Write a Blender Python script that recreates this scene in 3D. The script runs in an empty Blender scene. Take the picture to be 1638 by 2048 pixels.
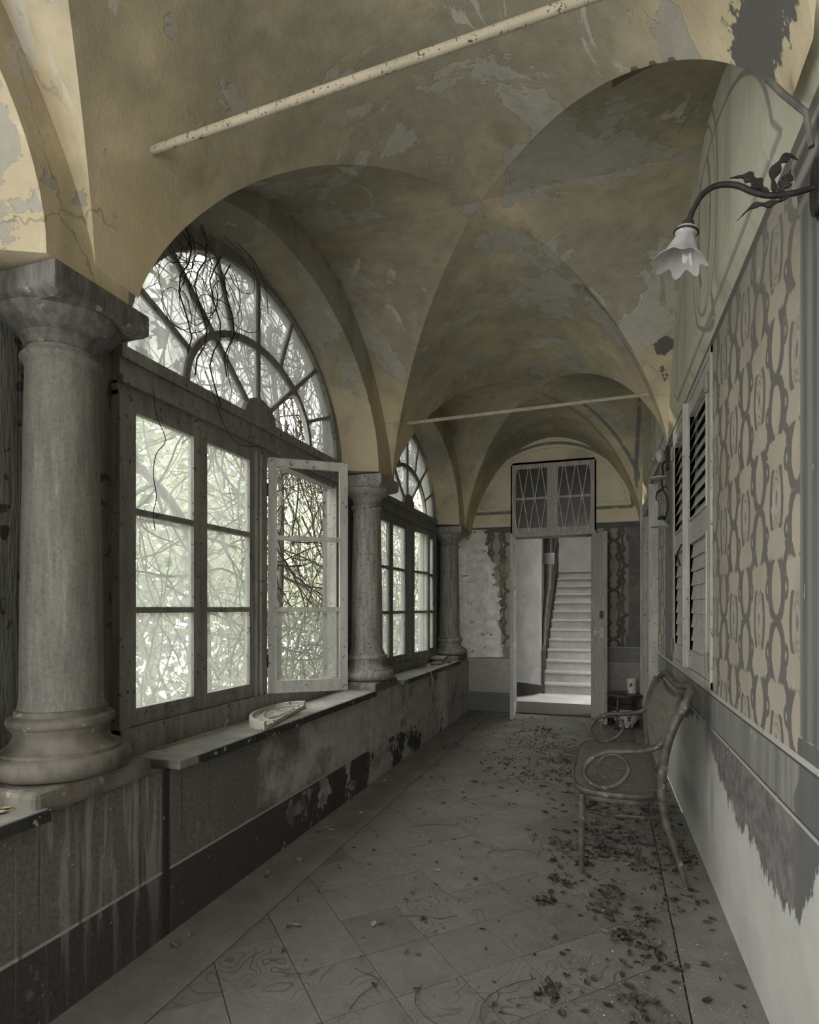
import bpy, bmesh, math, random
import numpy as np
from mathutils import Vector, Matrix
R = random.Random(7)
C = bpy.context.scene.collection
PI = math.pi

# ------------------------------------------------------------------ camera
cam_d = bpy.data.cameras.new('camera'); cam = bpy.data.objects.new('camera', cam_d); C.objects.link(cam)
cam.location = (0, 0, 1.4)
cam.rotation_euler = (PI/2, 0, math.radians(18.55))
cam_d.sensor_fit = 'HORIZONTAL'; cam_d.sensor_width = 36; cam_d.lens = 36*1180/1638
cam_d.shift_y = 191/1638; cam_d.clip_start = 0.05; cam_d.clip_end = 300
bpy.context.scene.camera = cam

# ------------------------------------------------------------------ sky (overcast) and exposure
world = bpy.data.worlds.new('sky'); bpy.context.scene.world = world; world.use_nodes = True
nt = world.node_tree; nt.nodes.clear()
wo = nt.nodes.new('ShaderNodeOutputWorld'); bg = nt.nodes.new('ShaderNodeBackground')
tc = nt.nodes.new('ShaderNodeTexCoord'); sp = nt.nodes.new('ShaderNodeSeparateXYZ'); cr = nt.nodes.new('ShaderNodeValToRGB')
nt.links.new(tc.outputs['Generated'], sp.inputs[0]); nt.links.new(sp.outputs['Z'], cr.inputs[0])
cr.color_ramp.elements[0].position = 0.0; cr.color_ramp.elements[0].color = (.40, .395, .375, 1)
cr.color_ramp.elements[1].position = 0.9; cr.color_ramp.elements[1].color = (1.0, .99, .95, 1)
nt.links.new(cr.outputs[0], bg.inputs[0]); bg.inputs[1].default_value = 9.6
nt.links.new(bg.outputs[0], wo.inputs[0])
def area(name, loc, rot, sx, sy, p, col=(1, .985, .95)):
    l = bpy.data.lights.new(name, 'AREA'); l.shape = 'RECTANGLE'; l.size = sx; l.size_y = sy; l.energy = p; l.color = col
    o = bpy.data.objects.new(name, l); C.objects.link(o); o.location = loc; o.rotation_euler = rot; return o
# added fill lamps at the unseen openings beside and behind the camera
area('fill_lamp_side_window', (-1.97, .13, 1.9), (0, -PI/2, 0), 2.2, 2.1, 25)
area('fill_lamp_rear_window', (-1.97, -2.9, 1.9), (0, -PI/2, 0), 2.2, 2.1, 32)
area('fill_lamp_rear_opening', (-.6, -4.25, 1.7), (PI/2, 0, 0), 1.8, 3.0, 36)
vs = bpy.context.scene.view_settings
bpy.context.scene.display_settings.display_device = 'sRGB'
vs.view_transform = 'Standard'; vs.look = 'None'; vs.exposure = 0.50; vs.gamma = 1.0; vs.use_curve_mapping = False
cy = bpy.context.scene.cycles
cy.max_bounces = 10; cy.diffuse_bounces = 6; cy.glossy_bounces = 3; cy.transmission_bounces = 6; cy.transparent_max_bounces = 24
cy.caustics_reflective = False; cy.caustics_refractive = False
cy.use_denoising = True
cy.sample_clamp_indirect = 6

# ------------------------------------------------------------------ node helper
class G:
    def __init__(s, name):
        s.m = bpy.data.materials.new(name); s.m.use_nodes = True
        s.t = s.m.node_tree; s.t.nodes.clear()
        s.out = s.t.nodes.new('ShaderNodeOutputMaterial')
        s._tc = None
    def n(s, k, **kw):
        x = s.t.nodes.new(k)
        for a, b in kw.items(): setattr(x, a, b)
        return x
    def lk(s, a, b):
        if isinstance(a, (int, float)): b.default_value = a
        elif isinstance(a, tuple): b.default_value = (*a, 1) if len(a) == 3 and b.type == 'RGBA' else a
        else: s.t.links.new(a, b)
    def pos(s):
        if not s._tc: s._tc = s.n('ShaderNodeTexCoord')
        return s._tc.outputs['Object']
    def xyz(s):
        p = s.n('ShaderNodeSeparateXYZ'); s.lk(s.pos(), p.inputs[0]); return p.outputs
    def M(s, op, a, b=0.0, c=0.0):
        x = s.n('ShaderNodeMath', operation=op); s.lk(a, x.inputs[0]); s.lk(b, x.inputs[1]); s.lk(c, x.inputs[2]); return x.outputs[0]
    def scale(s, v):
        x = s.n('ShaderNodeMapping'); s.lk(s.pos(), x.inputs[0]); x.inputs['Scale'].default_value = v; return x.outputs[0]
    def noise(s, sc, det=4, ro=.55, dist=0.0, vec=None, out='Fac'):
        x = s.n('ShaderNodeTexNoise'); s.lk(vec or s.pos(), x.inputs['Vector'])
        x.inputs['Scale'].default_value = sc; x.inputs['Detail'].default_value = det; x.inputs['Roughness'].default_value = ro; x.inputs['Distortion'].default_value = dist
        return x.outputs[0] if out == 'Fac' else x.outputs[1]
    def vor(s, sc, feat='F1', vec=None):
        x = s.n('ShaderNodeTexVoronoi', feature=feat); s.lk(vec or s.pos(), x.inputs['Vector']); x.inputs['Scale'].default_value = sc; return x.outputs['Distance']
    def rng(s, x, a, b, c=0.0, d=1.0):
        q = s.n('ShaderNodeMapRange', clamp=True); s.lk(x, q.inputs[0])
        for i, v in enumerate((a, b, c, d)): s.lk(v, q.inputs[i+1])
        return q.outputs[0]
    def mix(s, f, a, b, mode='MIX'):
        x = s.n('ShaderNodeMix', data_type='RGBA', blend_type=mode); s.lk(f, x.inputs[0]); s.lk(a, x.inputs[6]); s.lk(b, x.inputs[7]); return x.outputs[2]
    def attr(s, name):
        x = s.n('ShaderNodeAttribute', attribute_name=name); return x.outputs['Fac']
    def band(s, x, c, w, soft=.002):   # 1 where |x-c|<w
        return s.rng(s.M('ABSOLUTE', s.M('SUBTRACT', x, c)), w, w+soft, 1, 0)
    def pbsdf(s, col, rough=.9, bump=None, strength=.3, dist=.01, metal=0.0, spec=.3):
        b = s.n('ShaderNodeBsdfPrincipled'); s.lk(col, b.inputs['Base Color']); s.lk(rough, b.inputs['Roughness']); b.inputs['Metallic'].default_value = metal
        b.inputs['Specular IOR Level'].default_value = spec
        if bump is not None:
            q = s.n('ShaderNodeBump'); s.lk(bump, q.inputs['Height']); q.inputs['Strength'].default_value = strength; q.inputs['Distance'].default_value = dist
            s.lk(q.outputs[0], b.inputs['Normal'])
        s.lk(b.outputs[0], s.out.inputs[0]); return s.m

def simple(name, a, b, sc=8, rough=.8, det=5, bump=.3, dist=.005, lo=.35, hi=.65, stretch=None, metal=0., spec=.3, fleck=None):
    g = G(name); vec = g.scale(stretch) if stretch else None
    f = g.noise(sc, det, .6, vec=vec); c = g.mix(g.rng(f, lo, hi), a, b)
    if fleck:
        c = g.mix(g.rng(g.noise(fleck[1], 3, .6), fleck[2], fleck[2]+.03), c, fleck[0])
    return g.pbsdf(c, rough, g.noise(sc*5, 4, .6, vec=vec), bump, dist, metal, spec)

# plaster of the vault ------------------------------------------------
def mk_vault(name='vault_plaster'):
    g = G(name); x, y, z = g.xyz()
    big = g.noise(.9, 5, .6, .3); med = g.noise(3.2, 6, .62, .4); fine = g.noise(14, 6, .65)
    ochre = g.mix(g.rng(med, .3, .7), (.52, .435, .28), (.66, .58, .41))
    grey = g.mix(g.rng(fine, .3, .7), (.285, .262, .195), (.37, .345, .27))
    low = g.rng(z, 2.4, 3.4, .30, -.05)  # webs turn ochre low and left: pigment, with window light painted in
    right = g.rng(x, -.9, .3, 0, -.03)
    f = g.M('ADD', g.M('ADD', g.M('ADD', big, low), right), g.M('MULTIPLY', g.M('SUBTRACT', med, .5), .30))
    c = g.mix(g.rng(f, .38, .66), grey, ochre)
    # peeled patches showing the pale skim coat, crisp edges
    pe = g.M('ADD', g.noise(1.5, 8, .62, .5, vec=g.scale((1, 1, .8))), g.M('MULTIPLY', g.M('SUBTRACT', g.noise(9, 4, .6), .5), .10))
    pm = g.rng(pe, .562, .568)
    skim = g.mix(g.rng(fine, .3, .7), (.36, .345, .305), (.455, .44, .395))
    c = g.mix(g.M('MULTIPLY', pm, .9), c, skim)
    pe2 = g.M('ADD', g.noise(2.6, 8, .66, .8, vec=g.scale((1.3, .8, .5))), 0.0)
    c = g.mix(g.rng(pe2, .635, .642, 0, .9), c, (.53, .51, .45))
    # damp streaks
    c = g.mix(g.rng(g.noise(2.2, 6, .6, vec=g.scale((2.5, 2.5, .35))), .56, .72, 0, .45), c, (.20, .18, .13))
    # painted blotches and lines
    c = g.mix(g.rng(g.M('ADD', g.attr('blotch'), g.M('MULTIPLY', g.M('SUBTRACT', g.noise(22, 5, .7, vec=g.scale((1, 1, .5))), .5), 1.3)), .5, .56, 0, .92), c, (.085, .088, .095))
    c = g.mix(g.M('MULTIPLY', g.rng(g.attr('line'), -.002, .006), g.rng(g.noise(7, 5, .7), .36, .44, .1, .85)), c, (.15, .155, .165))
    c = g.mix(g.rng(g.attr('brick'), .45, .6, 0, .85), c, g.mix(g.noise(20, 3), (.16, .09, .065), (.08, .065, .05)))
    cr = g.rng(g.vor(1.7, 'DISTANCE_TO_EDGE', g.mix(.2, g.pos(), g.noise(3, 4, .6, out='c'))), .0, .006, 1, 0)
    c = g.mix(g.M('MULTIPLY', cr, g.rng(g.noise(1.1, 2), .5, .6, 0, .5)), c, (.10, .09, .075))
    h = g.M('ADD', g.M('MULTIPLY', pm, -.5), g.M('ADD', g.M('MULTIPLY', g.noise(5, 5, .6), .8), g.M('MULTIPLY', g.noise(60, 4, .7), .25)))
    return g.pbsdf(c, .95, h, .55, .012)
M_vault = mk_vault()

# painted right wall ---------------------------------------------------
def mk_right():
    g = G('frescoed_plaster'); x, y, z = g.xyz()
    fine = g.noise(18, 6, .65); med = g.noise(3, 6, .6); streak = g.noise(3, 6, .6, vec=g.scale((6, 6, .5)))
    paper = g.mix(g.rng(med, .3, .7), (.40, .355, .295), (.50, .455, .385))
    ringc = g.mix(fine, (.125, .12, .11), (.21, .20, .183))
    wob = g.M('MULTIPLY', g.M('SUBTRACT', g.noise(30, 4, .6), .5), .010)
    c = g.mix(g.rng(g.M('ADD', g.attr('ring'), wob), -.001, .004), paper, ringc)
    c = g.mix(g.rng(g.M('ADD', g.attr('thin'), g.M('MULTIPLY', wob, .4)), 0, .003, 0, .85), c, (.21, .205, .20))
    c = g.mix(g.rng(g.M('ADD', g.attr('blue'), wob), 0, .006, 0, .85), c, (.13, .17, .29))
    # random greying, and darker towards the top of the paper
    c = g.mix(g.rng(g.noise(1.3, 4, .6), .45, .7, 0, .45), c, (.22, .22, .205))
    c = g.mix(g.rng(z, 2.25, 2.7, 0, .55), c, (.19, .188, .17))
    # painted pilasters
    fl = g.M('SINE', g.M('MULTIPLY', y, 78)); pil = g.mix(g.rng(fl, -.7, .9), (.115, .117, .118), (.24, .24, .232))
    pil = g.mix(g.rng(streak, .4, .62, 0, .6), pil, (.22, .22, .21))
    c = g.mix(g.rng(g.attr('pil'), 0, .004), c, pil)
    # dado
    dado = g.mix(g.rng(streak, .35, .65), (.19, .19, .185), (.30, .295, .285))
    c = g.mix(g.rng(z, .955, .957, 1, 0), c, dado)
    dark = g.mix(g.rng(fine, .35, .65), (.13, .12, .12), (.27, .245, .245))
    c = g.mix(g.rng(z, .778, .780, 1, 0), c, dark)
    c = g.mix(g.rng(g.attr('pil2'), 0, .004), c, g.mix(streak, (.10, .10, .10), (.20, .20, .195)))
    nl = g.rng(g.noise(9, 5, .7), .33, .42, .25, 1)
    c = g.mix(g.M('MULTIPLY', g.band(z, .966, .009), nl), c, (.50, .49, .46))
    c = g.mix(g.M('MULTIPLY', g.band(z, .952, .003), nl), c, (.08, .08, .08))
    c = g.mix(g.M('MULTIPLY', g.band(z, .783, .006), nl), c, (.48, .47, .45))
    c = g.mix(g.M('MULTIPLY', g.band(z, .792, .003), nl), c, (.08, .08, .08))
    c = g.mix(g.rng(g.attr('cap'), 0, .004), c, g.mix(g.rng(g.M('SINE', g.M('MULTIPLY', z, 70)), -.5, .8), (.085, .085, .082), (.26, .25, .225)))
    # peeled lime below the dado
    pm = g.rng(g.M('ADD', g.attr('peel'), g.M('MULTIPLY', g.M('SUBTRACT', g.noise(9, 7, .72, vec=g.scale((1, 1.6, .6))), .5), .35)), 0, .012)
    lime = g.mix(g.rng(med, .3, .7), (.50, .50, .475), (.64, .635, .61))
    c = g.mix(pm, c, lime)
    c = g.mix(g.rng(g.attr('dark_patch'), .0, .18, 0, .8), c, (.16, .157, .15))
    # lunette
    lun = g.mix(g.rng(med, .3, .7), (.45, .44, .355), (.55, .54, .455))
    lun = g.mix(g.rng(g.noise(2, 6, .6, vec=g.scale((3, 3, .4))), .5, .68, 0, .55), lun, (.24, .235, .18))
    lun = g.mix(g.rng(g.attr('scroll'), -.002, .006, 0, .8), lun, (.19, .195, .185))
    c = g.mix(g.rng(z, 2.745, 2.749), c, lun)
    c = g.mix(g.band(z, 2.735, .014), c, (.13, .125, .11))
    # white flecks of limewash
    c = g.mix(g.M('MULTIPLY', g.rng(g.noise(26, 2, .5, vec=g.scale((1, 1.4, .45))), .735, .745), .8), c, (.62, .61, .58))
    h = g.M('ADD', g.M('MULTIPLY', pm, -.6), g.M('MULTIPLY', g.noise(40, 5, .7), .4))
    return g.pbsdf(c, .93, h, .4, .008)
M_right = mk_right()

def mk_far():
    g = G('end_wall_plaster'); x, y, z = g.xyz()
    fine = g.noise(18, 6, .65); med = g.noise(3, 6, .6)
    paper = g.mix(g.rng(med, .3, .7), (.30, .28, .235), (.42, .38, .31))
    c = g.mix(g.rng(g.attr('ring'), -.001, .006, 0, .9), paper, g.mix(fine, (.075, .075, .07), (.13, .13, .12)))
    c = g.mix(g.rng(g.attr('thin'), 0, .006, 0, .7), c, (.12, .12, .115))
    c = g.mix(g.rng(g.attr('pil'), 0, .004), c, g.mix(g.rng(fine, .3, .7), (.13, .13, .125), (.22, .22, .21)))
    dado = g.mix(g.rng(fine, .3, .7), (.22, .215, .20), (.29, .28, .265))
    c = g.mix(g.rng(z, .898, .902, 1, 0), c, dado)
    c = g.mix(g.rng(z, .698, .702, 1, 0), c, g.mix(g.rng(fine, .3, .7), (.33, .305, .285), (.44, .41, .385)))
    c = g.mix(g.rng(z, .265, .27, 1, 0), c, (.17, .17, .16))
    for zz, k in ((.90, .42), (.70, .45), (.27, .40)): c = g.mix(g.band(z, zz, .004, .004), c, (k, k, k*.96))
    c = g.mix(g.rng(z, 2.40, 2.405), c, (.12, .12, .115))
    c = g.mix(g.rng(z, 2.475, 2.48), c, g.mix(g.rng(med, .3, .7), (.62, .56, .41), (.74, .68, .54)))
    c = g.mix(g.M('MULTIPLY', g.rng(g.attr('scroll'), -.002, .004), g.rng(g.noise(6, 5, .7), .33, .42, .15, .9)), c, (.15, .155, .16))
    c = g.mix(g.rng(g.noise(1.7, 5, .6), .56, .66, 0, .5), c, (.30, .29, .23))
    pm = g.rng(g.M('ADD', g.attr('peel'), g.M('MULTIPLY', g.M('SUBTRACT', g.noise(9, 7, .7), .5), .35)), 0, .01)
    lime = g.mix(g.rng(g.noise(11, 6, .7), .35, .65), (.58, .57, .53), (.86, .85, .81))
    lime = g.mix(g.rng(g.noise(8, 5, .7), .60, .63), lime, (.22, .20, .16))
    c = g.mix(pm, c, lime)
    h = g.M('ADD', g.M('MULTIPLY', pm, -.6), g.M('MULTIPLY', g.noise(40, 5, .7), .4))
    return g.pbsdf(c, .93, h, .5, .008)
M_far = mk_far()

def mk_lowwall():
    g = G('speckled_stucco'); x, y, z = g.xyz()
    fine = g.noise(60, 6, .78); med = g.noise(2.2, 6, .6); str_ = g.noise(4, 6, .6, vec=g.scale((5, 5, .35)))
    c = g.mix(g.rng(fine, .35, .65), (.10, .096, .088), (.19, .182, .165))
    pale = g.mix(g.rng(g.noise(9, 6, .6), .3, .7), (.30, .29, .265), (.50, .485, .45))
    pf = g.M('ADD', med, g.rng(y, 1.8, 3.8, -.14, .17))
    c = g.mix(g.rng(pf, .49, .60), c, pale)
    base = g.mix(g.rng(fine, .3, .7), (.035, .034, .032), (.085, .082, .077))
    zz = g.M('ADD', z, g.M('MULTIPLY', g.M('SUBTRACT', g.noise(1.2, 2), .5), .02))
    wear = g.rng(g.M('ADD', g.noise(2.6, 7, .66), g.rng(y, 2.7, 4.2, -.14, .08)), .49, .51)
    c = g.mix(g.M('MULTIPLY', g.rng(zz, .27, .274, 1, 0), g.M('SUBTRACT', 1, g.M('MULTIPLY', wear, .9))), c, base)
    c = g.mix(g.band(zz, .278, .005), c, (.36, .35, .33))
    # runs of lime under the plinths
    c = g.mix(g.M('MULTIPLY', g.M('MULTIPLY', g.rng(str_, .52, .60, 0, .55), g.rng(z, .1, .5, .3, 1)), g.rng(g.M('ABSOLUTE', g.M('SUBTRACT', y, 1.78)), .28, .34, 1, .0)), c, (.36, .355, .34))
    dk = g.noise(5, 5, .6, vec=g.scale((6, 6, .25)))
    c = g.mix(g.M('MULTIPLY', g.rng(dk, .60, .68, 0, .7), g.rng(y, 2.1, 2.3, 1, .35)), c, (.055, .053, .05))
    c = g.mix(g.band(y, 2.055, .018, .012), c, (.04, .038, .036))
    c = g.mix(g.rng(g.noise(60, 2, .5), .735, .745, 0, .8), c, (.55, .54, .50))
    return g.pbsdf(c, .93, g.M('ADD', fine, med), .5, .008)
M_low = mk_lowwall()

def mk_stone():
    g = G('grey_column_stone')
    s = g.noise(5, 7, .72, vec=g.scale((7, 7, .8))); f = g.noise(70, 6, .8); m = g.noise(3.5, 5, .6)
    c = g.mix(g.rng(s, .3, .7), (.14, .135, .125), (.275, .265, .245))
    c = g.mix(g.rng(m, .52, .68, 0, .5), c, (.28, .26, .22))
    c = g.mix(g.rng(s, .60, .68, 0, .45), c, (.36, .35, .325))
    c = g.mix(g.rng(f, .52, .68, 0, .7), c, (.10, .097, .09))
    c = g.mix(g.rng(f, .34, .44, .5, 0), c, (.34, .33, .305))
    return g.pbsdf(c, .9, g.M('ADD', f, g.M('MULTIPLY', s, 1.2)), .6, .008)
M_stone = mk_stone()
M_stonedk = simple('dark_abacus_stone', (.085, .082, .078), (.17, .163, .153), 6, .9, stretch=(5, 5, 1.5), bump=.5, fleck=((.26, .25, .235), 16, .66))
M_stonelit = simple('lit_column_stone', (.20, .195, .18), (.36, .35, .32), 5, .9, stretch=(7, 7, .8), bump=.6, fleck=((.13, .125, .115), 50, .60))  # column stone lightened for the far columns, light painted into the colour
M_plinth = simple('stained_base_stone', (.095, .088, .075), (.20, .185, .16), 5, .9, stretch=(2, 2, 1), bump=.6, fleck=((.30, .28, .24), 18, .65))
M_slab = simple('sill_slate', (.17, .165, .153), (.28, .27, .25), 6, .8, fleck=((.13, .12, .11), 30, .64))
M_slabedge = simple('flaking_black_paint', (.025, .026, .024), (.05, .05, .045), 20, .6, fleck=((.33, .32, .29), 28, .62))

def mk_tile(name, a, b, dark):
    g = G(name)
    oi = g.n('ShaderNodeObjectInfo'); off = g.n('ShaderNodeVectorMath', operation='ADD'); g.lk(g.pos(), off.inputs[0])
    cv = g.n('ShaderNodeCombineXYZ'); g.lk(g.M('MULTIPLY', oi.outputs['Random'], 40), cv.inputs[0]); g.lk(g.M('MULTIPLY', oi.outputs['Random'], 17), cv.inputs[1]); g.lk(cv.outputs[0], off.inputs[1])
    v = off.outputs[0]
    n1 = g.noise(2.6, 2, .5, .6, vec=v)
    w = g.M('ABSOLUTE', g.M('SINE', g.M('MULTIPLY', n1, 85)))
    ve = g.rng(w, .0, .38, 1, 0)
    gate = g.rng(g.noise(1.6, 3, .5, vec=v), .42, .54)
    dust = g.noise(2.2, 6, .6)
    c = g.mix(g.rng(g.noise(9, 5, .6, vec=v), .3, .7), a, b)
    c = g.mix(g.M('MULTIPLY', g.M('MULTIPLY', ve, gate), g.rng(dust, .45, .6, .95, .4)), c, dark)
    tone = g.rng(oi.outputs['Random'], 0, 1, .82, 1.12)
    c = g.mix(1.0, c, g.mix(0.0, (1, 1, 1), (1, 1, 1)), 'MULTIPLY')
    hs = g.n('ShaderNodeHueSaturation'); g.lk(c, hs.inputs['Color']); g.lk(tone, hs.inputs['Value']); c = hs.outputs[0]
    c = g.mix(g.rng(dust, .40, .66, 0, .75), c, (.215, .207, .192))
    c = g.mix(g.rng(g.noise(34, 5, .8), .35, .65, .22, 0), c, (.05, .048, .042))
    c = g.mix(g.rng(g.noise(110, 2, .5), .70, .72, 0, .6), c, (.48, .47, .45))
    c = g.mix(g.rng(g.noise(70, 3, .6), .66, .70, 0, .6), c, (.07, .068, .06))
    return g.pbsdf(c, g.rng(dust, .4, .6, .55, .9), g.M('ADD', g.M('MULTIPLY', g.M('MULTIPLY', ve, gate), -.6), g.noise(60, 4, .7)), .35, .004)
M_tile = mk_tile('veined_marble_tile', (.15, .145, .132), (.225, .215, .20), (.055, .052, .048))
M_border = simple('gritty_border_stone', (.17, .165, .153), (.235, .228, .212), 5, .9, fleck=((.55, .54, .51), 90, .68), bump=.6)
M_gap = simple('joint_dirt', (.06, .057, .05), (.10, .096, .086), 20)
M_wood = simple('weathered_white_paint', (.36, .355, .33), (.50, .49, .46), 4, .7, stretch=(5, 5, .8), fleck=((.16, .15, .13), 34, .645))
M_woodgrey = simple('grey_window_paint', (.17, .168, .155), (.27, .265, .245), 4, .75, stretch=(5, 5, .8), fleck=((.07, .065, .06), 34, .63))
M_board = simple('peeling_grey_boards', (.085, .088, .080), (.165, .165, .15), 4, .9, stretch=(4, 4, .5), fleck=((.045, .04, .035), 12, .60), bump=.9, dist=.012)
M_rod = simple('cream_paint_on_iron', (.37, .335, .255), (.45, .405, .32), 6, .6, fleck=((.10, .075, .055), 85, .61))
M_iron = simple('black_iron', (.022, .022, .022), (.05, .048, .045), 30, .55, metal=.4)
M_iron_lt = simple('cream_grille_iron', (.56, .54, .48), (.68, .65, .58), 20, .6)
M_bent = simple('worn_bentwood', (.050, .042, .034), (.125, .110, .093), 7, .5, stretch=(3, 3, 3), fleck=((.27, .24, .20), 20, .63), spec=.5)
M_cane = simple('grey_woven_cane', (.15, .14, .12), (.235, .22, .19), 30, .8)
M_rattandark = simple('dark_stool_wood', (.03, .025, .02), (.07, .055, .045), 12, .4, spec=.5)
M_dark = simple('dark_void', (.010, .010, .010), (.02, .02, .018), 3, 1)
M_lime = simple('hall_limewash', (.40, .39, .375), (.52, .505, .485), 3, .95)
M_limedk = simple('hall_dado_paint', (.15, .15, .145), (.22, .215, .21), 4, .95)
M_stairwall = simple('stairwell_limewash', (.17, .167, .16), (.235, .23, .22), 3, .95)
M_step = simple('worn_stone_step', (.33, .32, .30), (.42, .40, .38), 5, .85, fleck=((.18, .17, .16), 22, .68))
M_dkwood = simple('dark_floorboard', (.045, .04, .034), (.085, .075, .062), 4, .7, stretch=(1, 8, 1))
M_china = None
def mk_china():
    g = G('white_china_with_flowers')
    c = g.mix(g.rng(g.noise(16, 3, .5), .60, .63), (.62, .60, .56), (.16, .07, .06))
    return g.pbsdf(c, .25, spec=.5)
M_china = mk_china()
M_plaster_w = simple('broken_gypsum', (.48, .465, .43), (.62, .60, .56), 12, .9, fleck=((.2, .19, .17), 30, .62))
M_leaf = [simple('dry_leaf_brown', (.05, .041, .03), (.125, .10, .073), 30, .85), simple('dry_leaf_pale', (.34, .27, .17), (.44, .36, .25), 30, .85),
          simple('dry_leaf_dark', (.028, .025, .02), (.075, .064, .048), 30, .85), simple('dry_leaf_grey', (.15, .14, .115), (.24, .22, .18), 30, .85)]
M_paper = simple('old_paper', (.10, .095, .08), (.19, .18, .15), 10, .9)
M_vine = simple('dry_vine_bark', (.05, .045, .035), (.12, .105, .085), 12, .9)
M_vinein = simple('black_dry_tendril', (.02, .018, .015), (.05, .042, .035), 12, .9)
M_bark = simple('grey_bark', (.12, .115, .10), (.21, .20, .18), 9, .95, stretch=(3, 3, .6), bump=.8)
M_ground = simple('pale_gravel', (.36, .355, .33), (.50, .49, .46), 5, .95)
M_rust = simple('rusty_latch', (.11, .05, .03), (.2, .11, .075), 30, .7)
M_outside = simple('outside_render', (.3, .29, .26), (.4, .39, .35), 4)

def mk_foliage(name, a, b, trans):
    g = G(name)
    oi = g.noise(2.5, 3, .6)
    c = g.mix(g.rng(oi, .35, .65), a, b)
    d = g.n('ShaderNodeBsdfDiffuse'); g.lk(c, d.inputs[0]); t = g.n('ShaderNodeBsdfTranslucent'); g.lk(c, t.inputs[0])
    m = g.n('ShaderNodeMixShader'); m.inputs[0].default_value = trans; g.lk(d.outputs[0], m.inputs[1]); g.lk(t.outputs[0], m.inputs[2]); g.lk(m.outputs[0], g.out.inputs[0])
    return g.m
M_fol = mk_foliage('green_leaf', (.12, .15, .085), (.24, .275, .175), .5)
M_fol2 = mk_foliage('hedge_leaf', (.235, .255, .195), (.37, .39, .31), .5)

def mk_glass(name, lo, hi, tv=.42):
    g = G(name)
    st = g.noise(3.5, 6, .6, vec=g.scale((1, 1, .45))); fi = g.noise(30, 4, .6)
    f = g.rng(g.M('ADD', st, g.M('MULTIPLY', g.M('SUBTRACT', fi, .5), .12)), .35, .68, lo, hi)
    tr = g.n('ShaderNodeBsdfTransparent'); tr.inputs[0].default_value = (.95, .97, .95, 1)
    tl = g.n('ShaderNodeBsdfTranslucent'); tl.inputs[0].default_value = (tv*.93, tv*.945, tv*.91, 1)
    df = g.n('ShaderNodeBsdfDiffuse'); df.inputs[0].default_value = (.5, .5, .47, 1)
    m0 = g.n('ShaderNodeMixShader'); m0.inputs[0].default_value = .25; g.lk(tl.outputs[0], m0.inputs[1]); g.lk(df.outputs[0], m0.inputs[2])
    m1 = g.n('ShaderNodeMixShader'); g.lk(f, m1.inputs[0]); g.lk(tr.outputs[0], m1.inputs[1]); g.lk(m0.outputs[0], m1.inputs[2])
    gl = g.n('ShaderNodeBsdfGlossy'); gl.inputs['Roughness'].default_value = .15
    m2 = g.n('ShaderNodeMixShader'); m2.inputs[0].default_value = .04; g.lk(m1.outputs[0], m2.inputs[1]); g.lk(gl.outputs[0], m2.inputs[2])
    g.lk(m2.outputs[0], g.out.inputs[0]); return g.m
M_glass = mk_glass('dusty_glass', .14, .46)
M_glassfan = mk_glass('grimy_glass', .55, .94, .27)
M_glassdk = simple('dark_dirty_glass', (.03, .03, .028), (.06, .06, .055), 6, .3, spec=.6)
def mk_shade():
    g = G('frosted_glass_shade')
    d = g.n('ShaderNodeBsdfDiffuse'); d.inputs[0].default_value = (.62, .61, .62, 1); t = g.n('ShaderNodeBsdfTranslucent'); t.inputs[0].default_value = (.62, .61, .62, 1)
    m = g.n('ShaderNodeMixShader'); m.inputs[0].default_value = .4; g.lk(d.outputs[0], m.inputs[1]); g.lk(t.outputs[0], m.inputs[2])
    gl = g.n('ShaderNodeBsdfGlossy'); gl.inputs['Roughness'].default_value = .12
    m2 = g.n('ShaderNodeMixShader'); m2.inputs[0].default_value = .08; g.lk(m.outputs[0], m2.inputs[1]); g.lk(gl.outputs[0], m2.inputs[2]); g.lk(m2.outputs[0], g.out.inputs[0]); return g.m
M_shade = mk_shade()

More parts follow.
